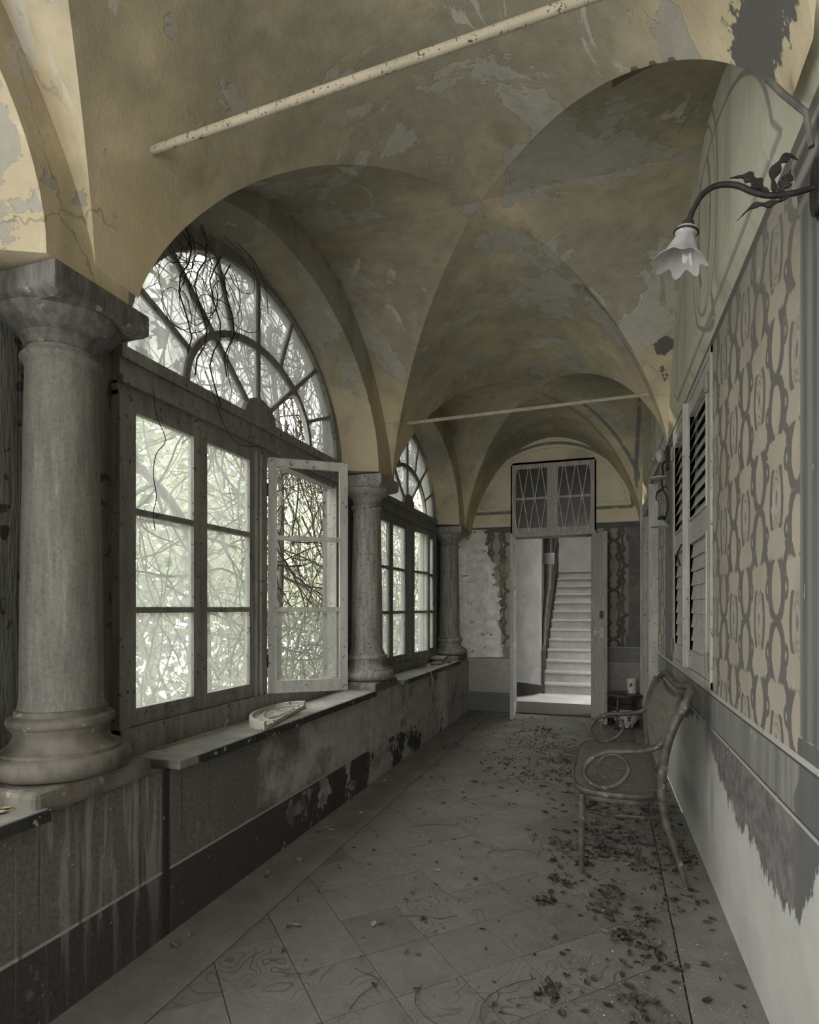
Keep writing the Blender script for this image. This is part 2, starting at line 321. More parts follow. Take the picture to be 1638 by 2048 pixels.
# ------------------------------------------------------------------ mesh helpers
class MB:
    def __init__(s): s.v = []; s.f = []
    def add(s, vs, fs):
        o = len(s.v); s.v += [tuple(p) for p in vs]; s.f += [tuple(i+o for i in f) for f in fs]; return s
    def box(s, x0, x1, y0, y1, z0, z1):
        v = [(x, y, z) for z in (z0, z1) for y in (y0, y1) for x in (x0, x1)]
        return s.add(v, [(0, 2, 3, 1), (4, 5, 7, 6), (0, 1, 5, 4), (2, 6, 7, 3), (0, 4, 6, 2), (1, 3, 7, 5)])
    def bar(s, p, q, w, h, up=(0, 0, 1)):     # rectangular bar from p to q
        p, q = Vector(p), Vector(q); d = (q-p).normalized(); u = Vector(up)
        a = d.cross(u)
        if a.length < 1e-4: a = d.cross(Vector((1, 0, 0)))
        a.normalize(); b = a.cross(d).normalized(); v = []
        for e in (p, q):
            for i, j in ((-1, -1), (1, -1), (1, 1), (-1, 1)): v.append(e+a*(i*w/2)+b*(j*h/2))
        return s.add(v, [(3, 2, 1, 0), (4, 5, 6, 7), (0, 1, 5, 4), (1, 2, 6, 5), (2, 3, 7, 6), (3, 0, 4, 7)])
    def tube(s, pts, r, n=8, closed=False, flat=1.0):
        pts = [Vector(p) for p in pts]; N = len(pts)
        rs = r if isinstance(r, (list, tuple)) else [r]*N
        T = []
        for i in range(N):
            if closed: t = pts[(i+1) % N]-pts[i-1]
            else: t = pts[min(i+1, N-1)]-pts[max(i-1, 0)]
            T.append(t.normalized() if t.length > 1e-9 else Vector((0, 0, 1)))
        u = T[0].orthogonal().normalized(); v = []
        for i in range(N):
            u = (u-T[i]*u.dot(T[i])); u = u.normalized() if u.length > 1e-6 else T[i].orthogonal().normalized(); w = T[i].cross(u)
            for k in range(n):
                a = 2*PI*k/n; v.append(pts[i]+(u*math.cos(a)+w*math.sin(a)*flat)*rs[i])
        f = []
        for i in range(N if closed else N-1):
            j = (i+1) % N
            for k in range(n): f.append((i*n+k, i*n+(k+1) % n, j*n+(k+1) % n, j*n+k))
        if not closed: f.append(tuple(range(n))[::-1]); f.append(tuple((N-1)*n+k for k in range(n)))
        return s.add(v, f)
    def lathe(s, prof, c=(0, 0, 0), n=32, cap=True, wav=None):
        v = []; f = []
        for i, (r, z) in enumerate(prof):
            for k in range(n):
                a = 2*PI*k/n; rr = r*(1+(wav(i, a) if wav else 0)); v.append((c[0]+rr*math.cos(a), c[1]+rr*math.sin(a), c[2]+z))
        for i in range(len(prof)-1):
            for k in range(n): f.append((i*n+k, i*n+(k+1) % n, (i+1)*n+(k+1) % n, (i+1)*n+k))
        if cap: f.append(tuple(range(n))[::-1]); f.append(tuple((len(prof)-1)*n+k for k in range(n)))
        return s.add(v, f)
    def prism(s, poly, fn0, fn1):             # poly 2d, mapped to two caps
        n = len(poly); v = [fn0(*p) for p in poly]+[fn1(*p) for p in poly]
        return s.add(v, [tuple(range(n))[::-1], tuple(range(n, 2*n))]+[(i, (i+1) % n, n+(i+1) % n, n+i) for i in range(n)])
    def strip(s, rowsA, rowsB):
        n = len(rowsA); return s.add(list(rowsA)+list(rowsB), [(i, i+1, n+i+1, n+i) for i in range(n-1)])
ORG = {}
def tag(o, label=None, cat=None, group=None, kind=None):
    if label: o['label'] = label
    if cat: o['category'] = cat
    if group: o['group'] = group
    if kind: o['kind'] = kind
    return o
def obj(name, mb, mat, parent=None, smooth=False, bevel=0, local=False, kind=None, label=None):
    me = bpy.data.meshes.new(name)
    og = ORG.get(parent.name, Vector((0, 0, 0))) if (parent and not local) else Vector((0, 0, 0))
    me.from_pydata([(p[0]-og.x, p[1]-og.y, p[2]-og.z) for p in mb.v], [], mb.f); me.validate()
    bm = bmesh.new(); bm.from_mesh(me); bmesh.ops.recalc_face_normals(bm, faces=bm.faces); bm.to_mesh(me); bm.free()
    me.materials.append(mat)
    if smooth:
        me.shade_smooth()
        if hasattr(me, 'set_sharp_from_angle'): me.set_sharp_from_angle(angle=math.radians(40))
    o = bpy.data.objects.new(name, me); C.objects.link(o)
    if parent: o.parent = parent; ORG[o.name] = og
    if bevel:
        b = o.modifiers.new('b', 'BEVEL'); b.width = bevel; b.segments = 2; b.limit_method = 'ANGLE'
    if kind: o['kind'] = kind
    if label: o['label'] = label
    return o
def thing(name, label, cat, loc=(0, 0, 0), rotz=0, group=None, kind=None):
    o = bpy.data.objects.new(name, None); C.objects.link(o); o.location = loc; o.rotation_euler = (0, 0, rotz); o.empty_display_size = .1
    ORG[o.name] = Vector(loc); tag(o, label, cat, group, kind); return o
def fast_mesh(name, V, F, mat, smooth=False):
    me = bpy.data.meshes.new(name); V = np.asarray(V, dtype=np.float32); F = np.asarray(F, dtype=np.int32); k = F.shape[1]
    me.vertices.add(len(V)); me.vertices.foreach_set('co', V.ravel())
    me.loops.add(F.size); me.loops.foreach_set('vertex_index', F.ravel())
    me.polygons.add(len(F)); me.polygons.foreach_set('loop_start', np.arange(0, F.size, k, dtype=np.int32))
    me.update(calc_edges=True); me.validate(); me.materials.append(mat)
    if smooth: me.shade_smooth()
    o = bpy.data.objects.new(name, me); C.objects.link(o); return o
def set_attr(o, name, arr):
    a = o.data.attributes.new(name, 'FLOAT', 'POINT'); a.data.foreach_set('value', np.asarray(arr, dtype=np.float32))
def grid(name, us, vs_, fn, mat, holes=(), smooth=False):
    us = np.asarray(sorted(set(np.round(us, 5)))); vv = np.asarray(sorted(set(np.round(vs_, 5))))
    U, W = np.meshgrid(us, vv, indexing='ij'); P = fn(U.ravel(), W.ravel()); nv = len(vv)
    i, j = np.meshgrid(np.arange(len(us)-1), np.arange(nv-1), indexing='ij'); i = i.ravel(); j = j.ravel()
    uc = (us[i]+us[i+1])/2; vc = (vv[j]+vv[j+1])/2; keep = np.ones(len(i), bool)
    for (a, b, c, d) in holes: keep &= ~((uc > a) & (uc < b) & (vc > c) & (vc < d))
    i = i[keep]; j = j[keep]; a = i*nv+j
    F = np.stack([a, a+nv, a+nv+1, a+1], 1)
    o = fast_mesh(name, np.stack(P, 1), F, mat, smooth); return o, U.ravel(), W.ravel()

# lattice noise for numpy
_rs = np.random.RandomState(3); _lat = _rs.rand(64, 64)
def vn(x, y):
    xi = np.floor(x).astype(int); yi = np.floor(y).astype(int); fx = x-xi; fy = y-yi
    fx = fx*fx*(3-2*fx); fy = fy*fy*(3-2*fy); L = lambda a, b: _lat[a % 64, b % 64]
    return (L(xi, yi)*(1-fx)+L(xi+1, yi)*fx)*(1-fy)+(L(xi, yi+1)*(1-fx)+L(xi+1, yi+1)*fx)*fy
def fbm(x, y, o=4):
    s = 0; a = .5; t = 0
    for k in range(o): s = s+a*vn(x*2**k+7.3*k, y*2**k+3.1*k); t += a; a *= .5
    return s/t

# ------------------------------------------------------------------ dimensions of the loggia
XL, XR, XC = -1.755, .50, -.686
BAYS = [(-4.30, -1.50), (-1.30, 1.66), (1.87, 4.765), (4.79, 7.50)]     # vault bays along the room
COLY = [-1.41, 1.68, 4.63, 7.38]
YEND = 7.87
def XRW(y): return .55-.0145*y                  # the right wall closes in slightly
def warp(x, y, z):
    """old building: the right wall converges, the column side sinks away from the camera"""
    x = np.asarray(x, float); y = np.asarray(y, float); z = np.asarray(z, float)
    t = np.clip((x-XL)/(XR-XL), 0, 1.3)
    x2 = x+t*(XRW(y)-XR)
    w = np.clip((XR-x)/(XR-XL), 0, 1)
    z2 = np.where(z > 1.4, 1.4+(z-1.4)*(1-.0215*w*(y-4.41)), z)
    return x2, y, z2
def W3(p):
    a, b, c = warp(p[0], p[1], p[2]); return (float(a), float(b), float(c))
def ZS(sx, y): w = (sx+1)/2; return (2.622-.037*(y-1.87))*(1-w)+(2.763-.052*(y-1.87))*w
def ZCR(y): return 3.718-.0215*(y-3.24)
def XRV(y): return XRW(y)-.055         # the wall leans in above the painted cornice
def xwall(y, z): return XRW(y)-.055*np.clip((z-2.735)/.12, 0, 1)
def gcurve(s): return np.power(np.clip(1-np.power(np.abs(s), 2.2), 0, 1), .742)

# ------------------------------------------------------------------ ceiling
def vault():
    n = 44
    t = np.sin(np.linspace(-PI/2, PI/2, 2*n+1))
    V = []; F = []; A = {k: [] for k in ('line', 'blotch', 'brick')}
    def sxmap(sx, y): return np.where(sx < 0, XC+sx*(XC-XL), XC+sx*(XRV(y)-XC))
    off = 0
    blot = [(.40, 1.80, 3.00, .10, .30, .22), (.30, 1.40, 3.28, .12, .14, .10), (.37, 4.42, 3.20, .07, .06, .22), (.39, 4.50, 3.02, .07, .08, .10), (.43, 1.75, 3.25, .08, .1, .12), (.40, 2.05, 3.1, .05, .08, .06)]
    for bi, (y0, y1) in enumerate(BAYS):
        yc = (y0+y1)/2; hy = (y1-y0)/2
        SX, SY = np.meshgrid(t, t, indexing='ij'); SX = SX.ravel(); SY = SY.ravel()
        y = yc+SY*hy; x = sxmap(SX, y); zs = ZS(SX, y); mn = np.minimum(abs(SX), abs(SY)); z = zs+(ZCR(y)-zs)*gcurve(mn)-.09*mn*(1-mn)**2
        z = z+(fbm(x*3+5, y*3+20)-.5)*.012*(1-np.maximum(abs(SX), abs(SY))**4)
        X, Y, Z = x, y, z; V.append(np.stack([X, Y, Z], 1))
        m = 2*n+1; ii, jj = np.meshgrid(np.arange(2*n), np.arange(2*n), indexing='ij'); ii = ii.ravel(); jj = jj.ravel(); a = ii*m+jj+off
        same = (ii < n) == (jj < n)
        q = [a, a+m, a+m+1, a+1]
        T1 = np.where(same[:, None], np.stack([q[0], q[1], q[2]], 1), np.stack([q[0], q[1], q[3]], 1))
        T2 = np.where(same[:, None], np.stack([q[0], q[2], q[3]], 1), np.stack([q[1], q[2], q[3]], 1))
        F += [T1, T2]
        ln = np.full(len(x), -1.0)
        if bi == 3:
            d = SX-np.abs(SY); w = (SX > 0) & (SY > 0)
            ln = np.where(w & (d > .02) & (SX < .97) & (SX > .35), np.maximum(.022-abs(d-.10), .022-abs(SX-.93)), -1)
            ln = np.maximum(ln, np.where(w & (d < 0), .02-abs(d+.11), -1))
        if bi == 2:
            d = SY-SX; w = (SX > .45) & (SY > 0)
            ln = np.where(w, np.maximum(.012-abs(d-.07), .010-abs(d-.03)), -1)
        A['line'].append(ln)
        b = np.zeros(len(x))
        for (bx, by, bz, sx_, sy_, sz_) in blot:
            b = np.maximum(b, np.exp(-((X-bx)/sx_)**2-((Y-by)/sy_)**2-((Z-bz)/sz_)**2))
        A['blotch'].append(b)
        br = np.zeros(len(x))
        if bi == 2: br = np.where((SX > .60) & (SX < .82), 1, 0)*np.where((SX+SY > .0) & (SX+SY < .10), 1, 0)*1.0
        A['brick'].append(br)
        off += len(x)
        # flat strip to the next bay
        ya, yb = y1, (BAYS[bi+1][0] if bi < 3 else YEND+.02)
        y = np.tile([ya, yb], m); x = sxmap(np.repeat(t, 2), y); zs = ZS(np.repeat(t, 2), y); mn = np.abs(np.repeat(t, 2)); z = zs+(ZCR(y)-zs)*gcurve(mn)-.09*mn*(1-mn)**2
        X, Y, Z = x, y, z; V.append(np.stack([X, Y, Z], 1))
        k = np.arange(m-1)*2+off; F += [np.stack([k, k+2, k+3], 1), np.stack([k, k+3, k+1], 1)]
        b = np.zeros(len(x))
        for (bx, by, bz, sx_, sy_, sz_) in blot: b = np.maximum(b, np.exp(-((X-bx)/sx_)**2-((Y-by)/sy_)**2-((Z-bz)/sz_)**2))
        A['line'].append(np.full(len(x), -1.0)); A['blotch'].append(b); A['brick'].append(np.zeros(len(x))); off += len(x)
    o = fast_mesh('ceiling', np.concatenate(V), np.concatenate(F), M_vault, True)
    o.data.set_sharp_from_angle(angle=math.radians(5))
    for k in A: set_attr(o, k, np.concatenate(A[k]))
    o['kind'] = 'structure'; o['label'] = 'groin vaulted ceiling of peeling ochre plaster'
vault()

# ------------------------------------------------------------------ wallpaper pattern
def pattern(dy, dz, PY=.42, PZ=.79):
    ring = np.full(dy.shape, -1.0); thin = ring.copy(); blue = ring.copy()
    wy = (fbm(dy*9, dz*9)-.5)*.022; wz = (fbm(dy*9+40, dz*9+11)-.5)*.022
    for sh in (0, 1):
        u = (dy+sh*PY/2+wy+PY*50) % PY-PY/2; w = (dz+sh*PZ/2+wz+PZ*50) % PZ-PZ/2
        for s in (-1, 1):
            cz = s*.105; e = np.hypot(u/.071, (w-cz)/.096); d = (e-1)*.075
            thick = .009+.017*np.clip(np.abs(u)/.06, 0, 1)**1.5-.008*np.clip((np.abs(w)-.17)/.03, 0, 1)
            ring = np.maximum(ring, thick-abs(d))
            for q in (-1, 1):
                dx = (u-q*.088)*q; dzz = (w-s*.215)*s; rr = np.hypot(dx, dzz); an = np.arctan2(dzz, dx)
                ring = np.maximum(ring, np.where(an < 1.2, .016-.004*np.abs(an)-abs(rr-.032), -1))
                dx = (u-q*.098)*q; dzz = (w-s*.105)*s; rr = np.hypot(dx, dzz*.8)
                ring = np.maximum(ring, np.where(dx > -.01, .011-abs(rr-.022), -1))
        wm = np.abs(w)-PZ/2                        # medallion at the half period
        e = np.hypot(u/.064, wm/.118); d = (e-1)*.08
        ring = np.maximum(ring, np.where(np.abs(wm) < .105, .005+.014*np.clip(np.abs(u)/.06, 0, 1)-abs(d), -1))
        e = np.hypot(u/.024, wm/.066); thin = np.maximum(thin, .0045-abs((e-1)*.03))
        e = np.hypot(u/.040, wm/.090); thin = np.maximum(thin, np.where(np.abs(wm) > .03, .0042-abs((e-1)*.045), -1))
        if sh == 0 or True: blue = np.maximum(blue, .017-np.hypot(u, wm*.42))
    return ring, thin, blue

# ------------------------------------------------------------------ right wall
SH = (3.30, 4.86, .985, 2.72)      # shuttered window opening
DR = (6.28, 7.20, 0.0, 2.44)       # door in the right wall
def right_wall():
    ys = list(np.arange(-4.3, 1.6, .15))+list(np.arange(1.6, 3.4, .011))+list(np.arange(3.4, 5.2, .02))+list(np.arange(5.2, 7.87, .03))+[7.87, SH[0], SH[1], DR[0], DR[1]]
    zs = list(np.arange(0, 3.95, .0115))+[SH[2], SH[3], DR[3], 3.95]
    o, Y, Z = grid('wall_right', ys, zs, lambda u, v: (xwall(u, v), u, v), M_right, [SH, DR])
    ring, thin, blue = pattern(Y-2.19, Z-1.355)
    set_attr(o, 'ring', ring); set_attr(o, 'thin', thin); set_attr(o, 'blue', blue-.002)
    pil = np.full(Y.shape, -1.0)
    for a, b in ((1.45, 1.955), (4.98, 5.50)): pil = np.maximum(pil, np.minimum(Y-a, b-Y))
    set_attr(o, 'pil', np.minimum(pil, np.minimum(Z-1.03, 2.9-Z)))
    # base moulding and pedestal of the painted pilasters
    prof = .0+.05*np.clip((1.03-Z)/.25, 0, 1)+.018*np.sin((Z-.8)*38)*(Z > .80)
    p2 = np.full(Y.shape, -1.0)
    for a, b in ((1.45, 1.955), (4.98, 5.50)): p2 = np.maximum(p2, np.minimum(Y-a+prof, b+prof-Y))
    set_attr(o, 'pil2', np.minimum(p2, np.minimum(1.03-Z, Z-.1)))
    cap = np.full(Y.shape, -1.0)
    for a, b in ((1.45, 1.97), (4.98, 5.5)):
        fl = .10*np.clip((Z-2.55)/.3, 0, 1)+.03*(Z > 2.78)
        cap = np.maximum(cap, np.minimum(np.minimum(Y-a+fl, b+fl-Y), np.minimum(Z-2.52, 2.90-Z)))
    set_attr(o, 'cap', cap)
    bound = np.interp(Y, [1.0, 1.75, 1.9, 1.97, 2.1, 2.35, 2.8, 3.12, 3.2, 3.5, 4.2, 5, 7.9], [.80, .78, .62, .50, .47, .52, .54, .60, .62, .80, .70, .5, .3])
    set_attr(o, 'peel', np.minimum(bound-Z, 9))
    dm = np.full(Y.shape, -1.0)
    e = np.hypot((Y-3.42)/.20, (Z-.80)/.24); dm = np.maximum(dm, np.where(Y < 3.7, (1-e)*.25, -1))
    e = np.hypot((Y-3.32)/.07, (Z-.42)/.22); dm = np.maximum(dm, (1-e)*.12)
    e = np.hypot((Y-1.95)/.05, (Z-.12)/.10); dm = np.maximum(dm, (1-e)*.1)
    set_attr(o, 'dark_patch', dm)  # darker patches low on the wall, the largest behind the settee
    sc = np.full(Y.shape, -1.0)
    for cy_, hy in ((3.2, 1.0), (6.1, .9), (.3, 1.0)):
        for kk, (ry, rz, t) in enumerate(((.17, .33, .03), (.27, .43, .008), (.34, .50, .012))):
            e = np.hypot((Y-cy_)/ry, (Z-3.28)/rz); d = (e-1)*min(ry, rz)
            sc = np.maximum(sc, t-abs(d) if kk else np.where(np.abs(Z-3.28) < .27, t*(1-.5*np.abs(Z-3.28)/.27)-abs(d+.01), -1))
        e = np.hypot((Y-cy_)/1.22, (Z-2.62)/.93); sc = np.maximum(sc, np.where((Z > 2.80), .012-abs((e-1)), -1))
        sc = np.maximum(sc, np.where(np.abs(Y-cy_) < 1.2, .010-abs(Z-2.81), -1))
    set_attr(o, 'scroll', sc)
    o['kind'] = 'structure'; o['label'] = 'right wall painted with scrollwork above a grey dado'
    return o
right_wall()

def rw(dx, y): return XRW(y)-dx          # x of a point dx in front of the right wall
# recess and leaves of the shuttered window
def slab(mb, y0, y1, z0, z1, d0, d1):      # box against the right wall, d = distance in front
    mb.add([(rw(d, y), y, z) for z in (z0, z1) for y in (y0, y1) for d in (d1, d0)], [(0, 2, 3, 1), (4, 5, 7, 6), (0, 1, 5, 4), (2, 6, 7, 3), (0, 4, 6, 2), (1, 3, 7, 5)]); return mb
w3 = thing('window_3', 'shuttered window in the right wall', None, (rw(0, 4.08), 4.08, SH[2]), kind='structure')
obj('recess', slab(slab(slab(slab(slab(MB(), SH[0]-.02, SH[1]+.02, SH[2], SH[3], -.26, -.24), SH[0]-.03, SH[0], SH[2], SH[3], -.25, -.001), SH[1], SH[1]+.03, SH[2], SH[3], -.25, -.001), SH[0], SH[1], SH[3], SH[3]+.03, -.25, -.001), SH[0], SH[1], SH[2]-.03, SH[2], -.25, -.001), M_limedk, w3)
fr = MB()
slab(fr, SH[0], SH[0]+.035, SH[2], SH[3], -.06, .012); slab(fr, SH[1]-.035, SH[1], SH[2], SH[3], -.06, .012)
slab(fr, SH[0], SH[1], SH[3]-.035, SH[3], -.06, .010); slab(fr, SH[0], SH[1], SH[2], SH[2]+.035, -.06, .010)
obj('window_frame', fr, M_wood, w3)
for li, (ya, yb) in enumerate(((SH[0]+.04, 4.08), (4.085, SH[1]-.04))):
    za, zb = SH[2]+.04, SH[3]-.04; zm = 1.80; tw = .075; m = MB()
    slab(m, ya, ya+tw, za, zb, -.035, .010); slab(m, yb-tw, yb, za, zb, -.035, .010)
    for (a, b) in ((za, za+.10), (zm, zm+.13), (zb-.09, zb)): slab(m, ya+tw, yb-tw, a, b, -.034, .006)
    lf = obj('shutter_leaf', m, M_wood, w3)
    mm = MB()
    for (a, b) in ((za+.10, zm), (zm+.13, zb-.09)):
        for (c, d) in ((a, a+.014), (b-.014, b)): slab(mm, ya+tw, yb-tw, c, d, -.02, .016)
        for (c, d) in ((ya+tw-.012, ya+tw), (yb-tw, yb-tw+.012)): slab(mm, c, d, a, b, -.02, .016)
    obj('shutter_moulding', mm, M_wood, lf)
    if li == 0: slat_me = None
    for (a, b, n) in ((za+.10, zm, 8), (zm+.13, zb-.09, 9)):
        for k in range(n):
            zc = a+(b-a)*(k+.5)/n; s = MB(); h = (b-a)/n*(.66 if a < 1.5 else .60)
            ybm = yb-tw; yam = ya+tw; xa = rw(0, yam); xb_ = rw(0, ybm)
            vv = []
            for (yy, xx) in ((yam, xa), (ybm, xb_)):
                kd = .42 if a < 1.5 else .85
                for (dx, dz) in ((-.008*kd, -h), (-.001, -h+.003), (.034*kd, h*.75), (.027*kd, h*.75+.004)): vv.append((xx+dx, yy, zc+dz))
            s.add(vv, [(0, 1, 3, 2), (4, 6, 7, 5), (0, 4, 5, 1), (1, 5, 7, 3), (3, 7, 6, 2), (2, 6, 4, 0)])
            obj('slat', s, M_wood, lf)
    for zz in (1.12, 2.55):
        yy = ya if li == 0 else yb
        obj('hinge', MB().tube([(rw(.022, yy), yy, zz-.05), (rw(.022, yy), yy, zz+.05)], .011, 8), M_woodgrey, lf)
for (yy) in (4.085,):
    obj('shutter_bar', slab(slab(MB(), 4.062, 4.108, SH[2]+.04, SH[3]-.04, .006, .03), 4.070, 4.100, SH[2]+.04, SH[3]-.04, .028, .042), M_wood, w3)
obj('latch_hook', MB().tube([(rw(.045, 4.09), 4.09, 1.80), (rw(.075, 4.07), 4.07, 1.74), (rw(.06, 4.05), 4.05, 1.66)], .006, 6), M_iron, w3)

# door in the right wall, far bay
d2 = thing('door_2', 'white framed closed door in the far part of the right wall', None, (rw(0, 6.7), 6.7, 0), kind='structure')
cs = MB(); slab(cs, DR[0]-.13, DR[0]+.01, 0, DR[3]+.13, -.02, .06); slab(cs, DR[1]-.01, DR[1]+.13, 0, DR[3]+.13, -.02, .06); slab(cs, DR[0], DR[1], DR[3]-.01, DR[3]+.13, -.02, .06)
slab(cs, DR[0]-.15, DR[0]-.12, 0, DR[3]+.15, -.02, .085); slab(cs, DR[1]+.12, DR[1]+.15, 0, DR[3]+.15, -.02, .085)
obj('door_casing', cs, M_wood, d2)
ob2 = slab(slab(slab(slab(MB(), DR[0]-.02, DR[1]+.02, 0, DR[3]+.02, -.30, -.28), DR[0]-.02, DR[0], 0, DR[3], -.28, -.001), DR[1], DR[1]+.02, 0, DR[3], -.28, -.001), DR[0], DR[1], DR[3], DR[3]+.02, -.28, -.001)
obj('door_recess', ob2, M_woodgrey, d2)
lf = obj('door_leaf', slab(MB(), DR[0]+.01, DR[1]-.01, .01, DR[3]-.015, -.14, -.10), M_woodgrey, d2)
for (a, b) in ((.2, .9), (1.05, 2.2)): obj('panel', slab(MB(), DR[0]+.14, DR[1]-.14, a, b, -.10, -.088), M_woodgrey, lf)

# ------------------------------------------------------------------ end wall
DO = (-1.184, -.169, 0, 2.335); TR = (-1.20, -.155, 2.385, 3.285)
def end_wall():
    xs = list(np.arange(XL-.35, .62, .0125))+[DO[0], DO[1], TR[0], TR[1]]; zs = list(np.arange(0, 3.9, .0125))+[DO[3], TR[2], TR[3]]
    o, X, Z = grid('wall_end', xs, zs, lambda u, v: (u, np.full(u.shape, YEND), v), M_far, [DO, TR])
    ring, thin, blue = pattern(X-.075+.0, Z-1.62, .33, .62)
    set_attr(o, 'ring', ring); set_attr(o, 'thin', thin); set_attr(o, 'blue', blue)
    fl = .03*(Z < 1.05)+.03*np.clip((Z-2.2)/.05, 0, 1)
    set_attr(o, 'pil', np.minimum(X-.25+fl, .5-X))
    pe = (np.interp(Z, [.0, .68, .74, .95, 1.2, 1.5, 1.75, 2.0, 2.25, 2.45, 2.5, 3], [-3, -3, -1.30, -1.33, -1.36, -1.36, -1.42, -1.45, -1.52, -1.55, -3, -3])-X)
    set_attr(o, 'peel', pe)
    cx = -.70; sc = np.full(X.shape, -1.0)
    e = np.hypot((X-cx)/1.0, (Z-2.66)/.88)
    sc = np.maximum(sc, np.where(Z > 2.66, .022-abs(e-1), -1)); sc = np.maximum(sc, np.where(Z > 2.7, .005-abs(e-.93), -1))
    sc = np.maximum(sc, np.where(abs(X-cx) < 1.0, .022-abs(Z-2.665), -1)); sc = np.maximum(sc, np.where(abs(X-cx) < .95, .004-abs(Z-2.735), -1))
    set_attr(o, 'scroll', sc)
    o['kind'] = 'structure'; o['label'] = 'end wall with doorway, peeling plaster and painted lunette'
end_wall()
ro = MB().box(DO[0]-.03, DO[0], YEND, YEND+.30, 0, DO[3]).box(DO[1], DO[1]+.03, YEND, YEND+.30, 0, DO[3]).box(DO[0]-.03, DO[1]+.03, YEND+.002, YEND+.30, DO[3], TR[2])
tag(obj('trim_1', ro.box(TR[0]-.02, TR[0], YEND, YEND+.3, TR[2], TR[3]).box(TR[1], TR[1]+.02, YEND, YEND+.3, TR[2], TR[3]).box(TR[0], TR[1], YEND, YEND+.3, TR[3], TR[3]+.03), M_limedk), 'door and transom reveal', kind='structure')
# back of the end wall so no daylight leaks round it
tag(obj('wall_hall_front', MB().box(-2.4, DO[0]-.02, 8.15, 8.2, 0, 4).box(DO[1]+.02, 1.5, 8.15, 8.2, 0, 4).box(-2.4, 1.5, 8.15, 8.2, 3.3, 4), M_lime), 'hall side of the end wall', kind='structure')

# transom window with lattice
tw_ = thing('window_4', 'grated transom window above the end door', None, ((TR[0]+TR[1])/2, YEND, TR[2]), kind='structure')
a, b, c, d = TR; xm = (a+b)/2
fm = MB().box(a, a+.05, YEND-.01, YEND+.05, c, d).box(b-.05, b, YEND-.01, YEND+.05, c, d).box(a+.05, b-.05, YEND-.01, YEND+.05, d-.06, d).box(a+.05, b-.05, YEND-.01, YEND+.05, c, c+.06).box(xm-.07, xm+.07, YEND-.008, YEND+.045, c+.06, d-.06)
obj('transom_frame', fm, M_wood, tw_)
for (x0, x1) in ((a+.05, xm-.07), (xm+.07, b-.05)):
    obj('muntin', MB().box(x0, x1, YEND+.0, YEND+.035, (c+d)/2-.015, (c+d)/2+.015), M_wood, tw_)
    for (z0, z1) in ((c+.06, (c+d)/2-.015), ((c+d)/2+.015, d-.06)):
        obj('pane', MB().box(x0, x1, YEND+.02, YEND+.024, z0, z1), M_glassdk, tw_)
obj('transom_sill', MB().box(a-.01, b+.02, YEND-.035, YEND+.1, 2.336, 2.36).box(a+.0, b+.01, YEND-.02, YEND+.1, 2.36, c), M_wood, tw_)
n = 7; st = (b-a)/n; zm = (c+d)/2
for i in range(n):
    x = a+st*(i+.5)
    g_ = MB().tube([(x-st/2+.004, YEND-.03, zm), (x-.004, YEND-.03, d-.015), (x+.004, YEND-.03, d-.015), (x+st/2-.004, YEND-.03, zm)], .0065, 6)
    obj('lattice_bar', g_, M_iron_lt, tw_)
    g_ = MB().tube([(x-st/2+.004, YEND-.03, zm), (x-.004, YEND-.03, c+.01), (x+.004, YEND-.03, c+.01), (x+st/2-.004, YEND-.03, zm)], .0065, 6)
    obj('lattice_bar', g_, M_iron_lt, tw_)

# double door standing open
door = thing('door_1', 'open double door of pale worn paint', None, ((DO[0]+DO[1])/2, YEND, 0), kind='structure')
def door_leaf(hx, hy, tx, ty, label):
    L = math.hypot(tx-hx, ty-hy); ux, uy = (tx-hx)/L, (ty-hy)/L; nx, ny = -uy, ux
    def bx(mb, a, b, z0, z1, t0, t1):
        v = [(hx+ux*q+nx*t, hy+uy*q+ny*t, z) for z in (z0, z1) for t in (t0, t1) for q in (a, b)]
        return mb.add(v, [(0, 2, 3, 1), (4, 5, 7, 6), (0, 1, 5, 4), (2, 6, 7, 3), (0, 4, 6, 2), (1, 3, 7, 5)])
    m = MB(); sw = .085
    bx(m, 0, sw, .01, 2.31, -.02, .02); bx(m, L-sw, L, .01, 2.31, -.02, .02)
    for (z0, z1) in ((.01, .20), (.86, .96), (1.55, 1.63), (2.2, 2.31)): bx(m, sw, L-sw, z0, z1, -.02, .02)
    lf = obj('door_leaf', m, M_wood, door, label=label)
    for (z0, z1) in ((.20, .86), (.96, 1.55), (1.63, 2.2)):
        p = MB(); bx(p, sw, L-sw, z0, z1, -.008, .008); bx(p, sw+.04, L-sw-.04, z0+.04, z1-.04, -.014, .014); obj('panel', p, M_wood, lf)
    return lf, bx, L, (hx, hy, ux, uy, nx, ny)
lfL, _, _, _ = door_leaf(DO[0]+.012, YEND-.015, -1.127, 7.335, None)
lfR, bx, L, (hx, hy, ux, uy, nx, ny) = door_leaf(DO[1]-.012, YEND-.015, -.020, 7.39, None)
s_ = 1 if nx*(-1) > 0 else -1
def dr(a, b, z0, z1, t0, t1): m = MB(); bx(m, a, b, z0, z1, *(sorted((t0*s_, t1*s_)))); return m
obj('lock_case', dr(L-.09, L-.015, 1.27, 1.36, .02, .045), M_rust, lfR)
bl = dr(L-.36, L-.02, 1.09, 1.115, .02, .035); bl.add(*[dr(L-.30, L-.27, 1.05, 1.155, .02, .04).v, dr(L-.3, L-.27, 1.05, 1.155, .02, .04).f]); q_ = dr(L-.09, L-.03, 1.04, 1.16, .02, .04); bl.add(q_.v, q_.f)
obj('bolt', bl, M_iron_lt, lfR)
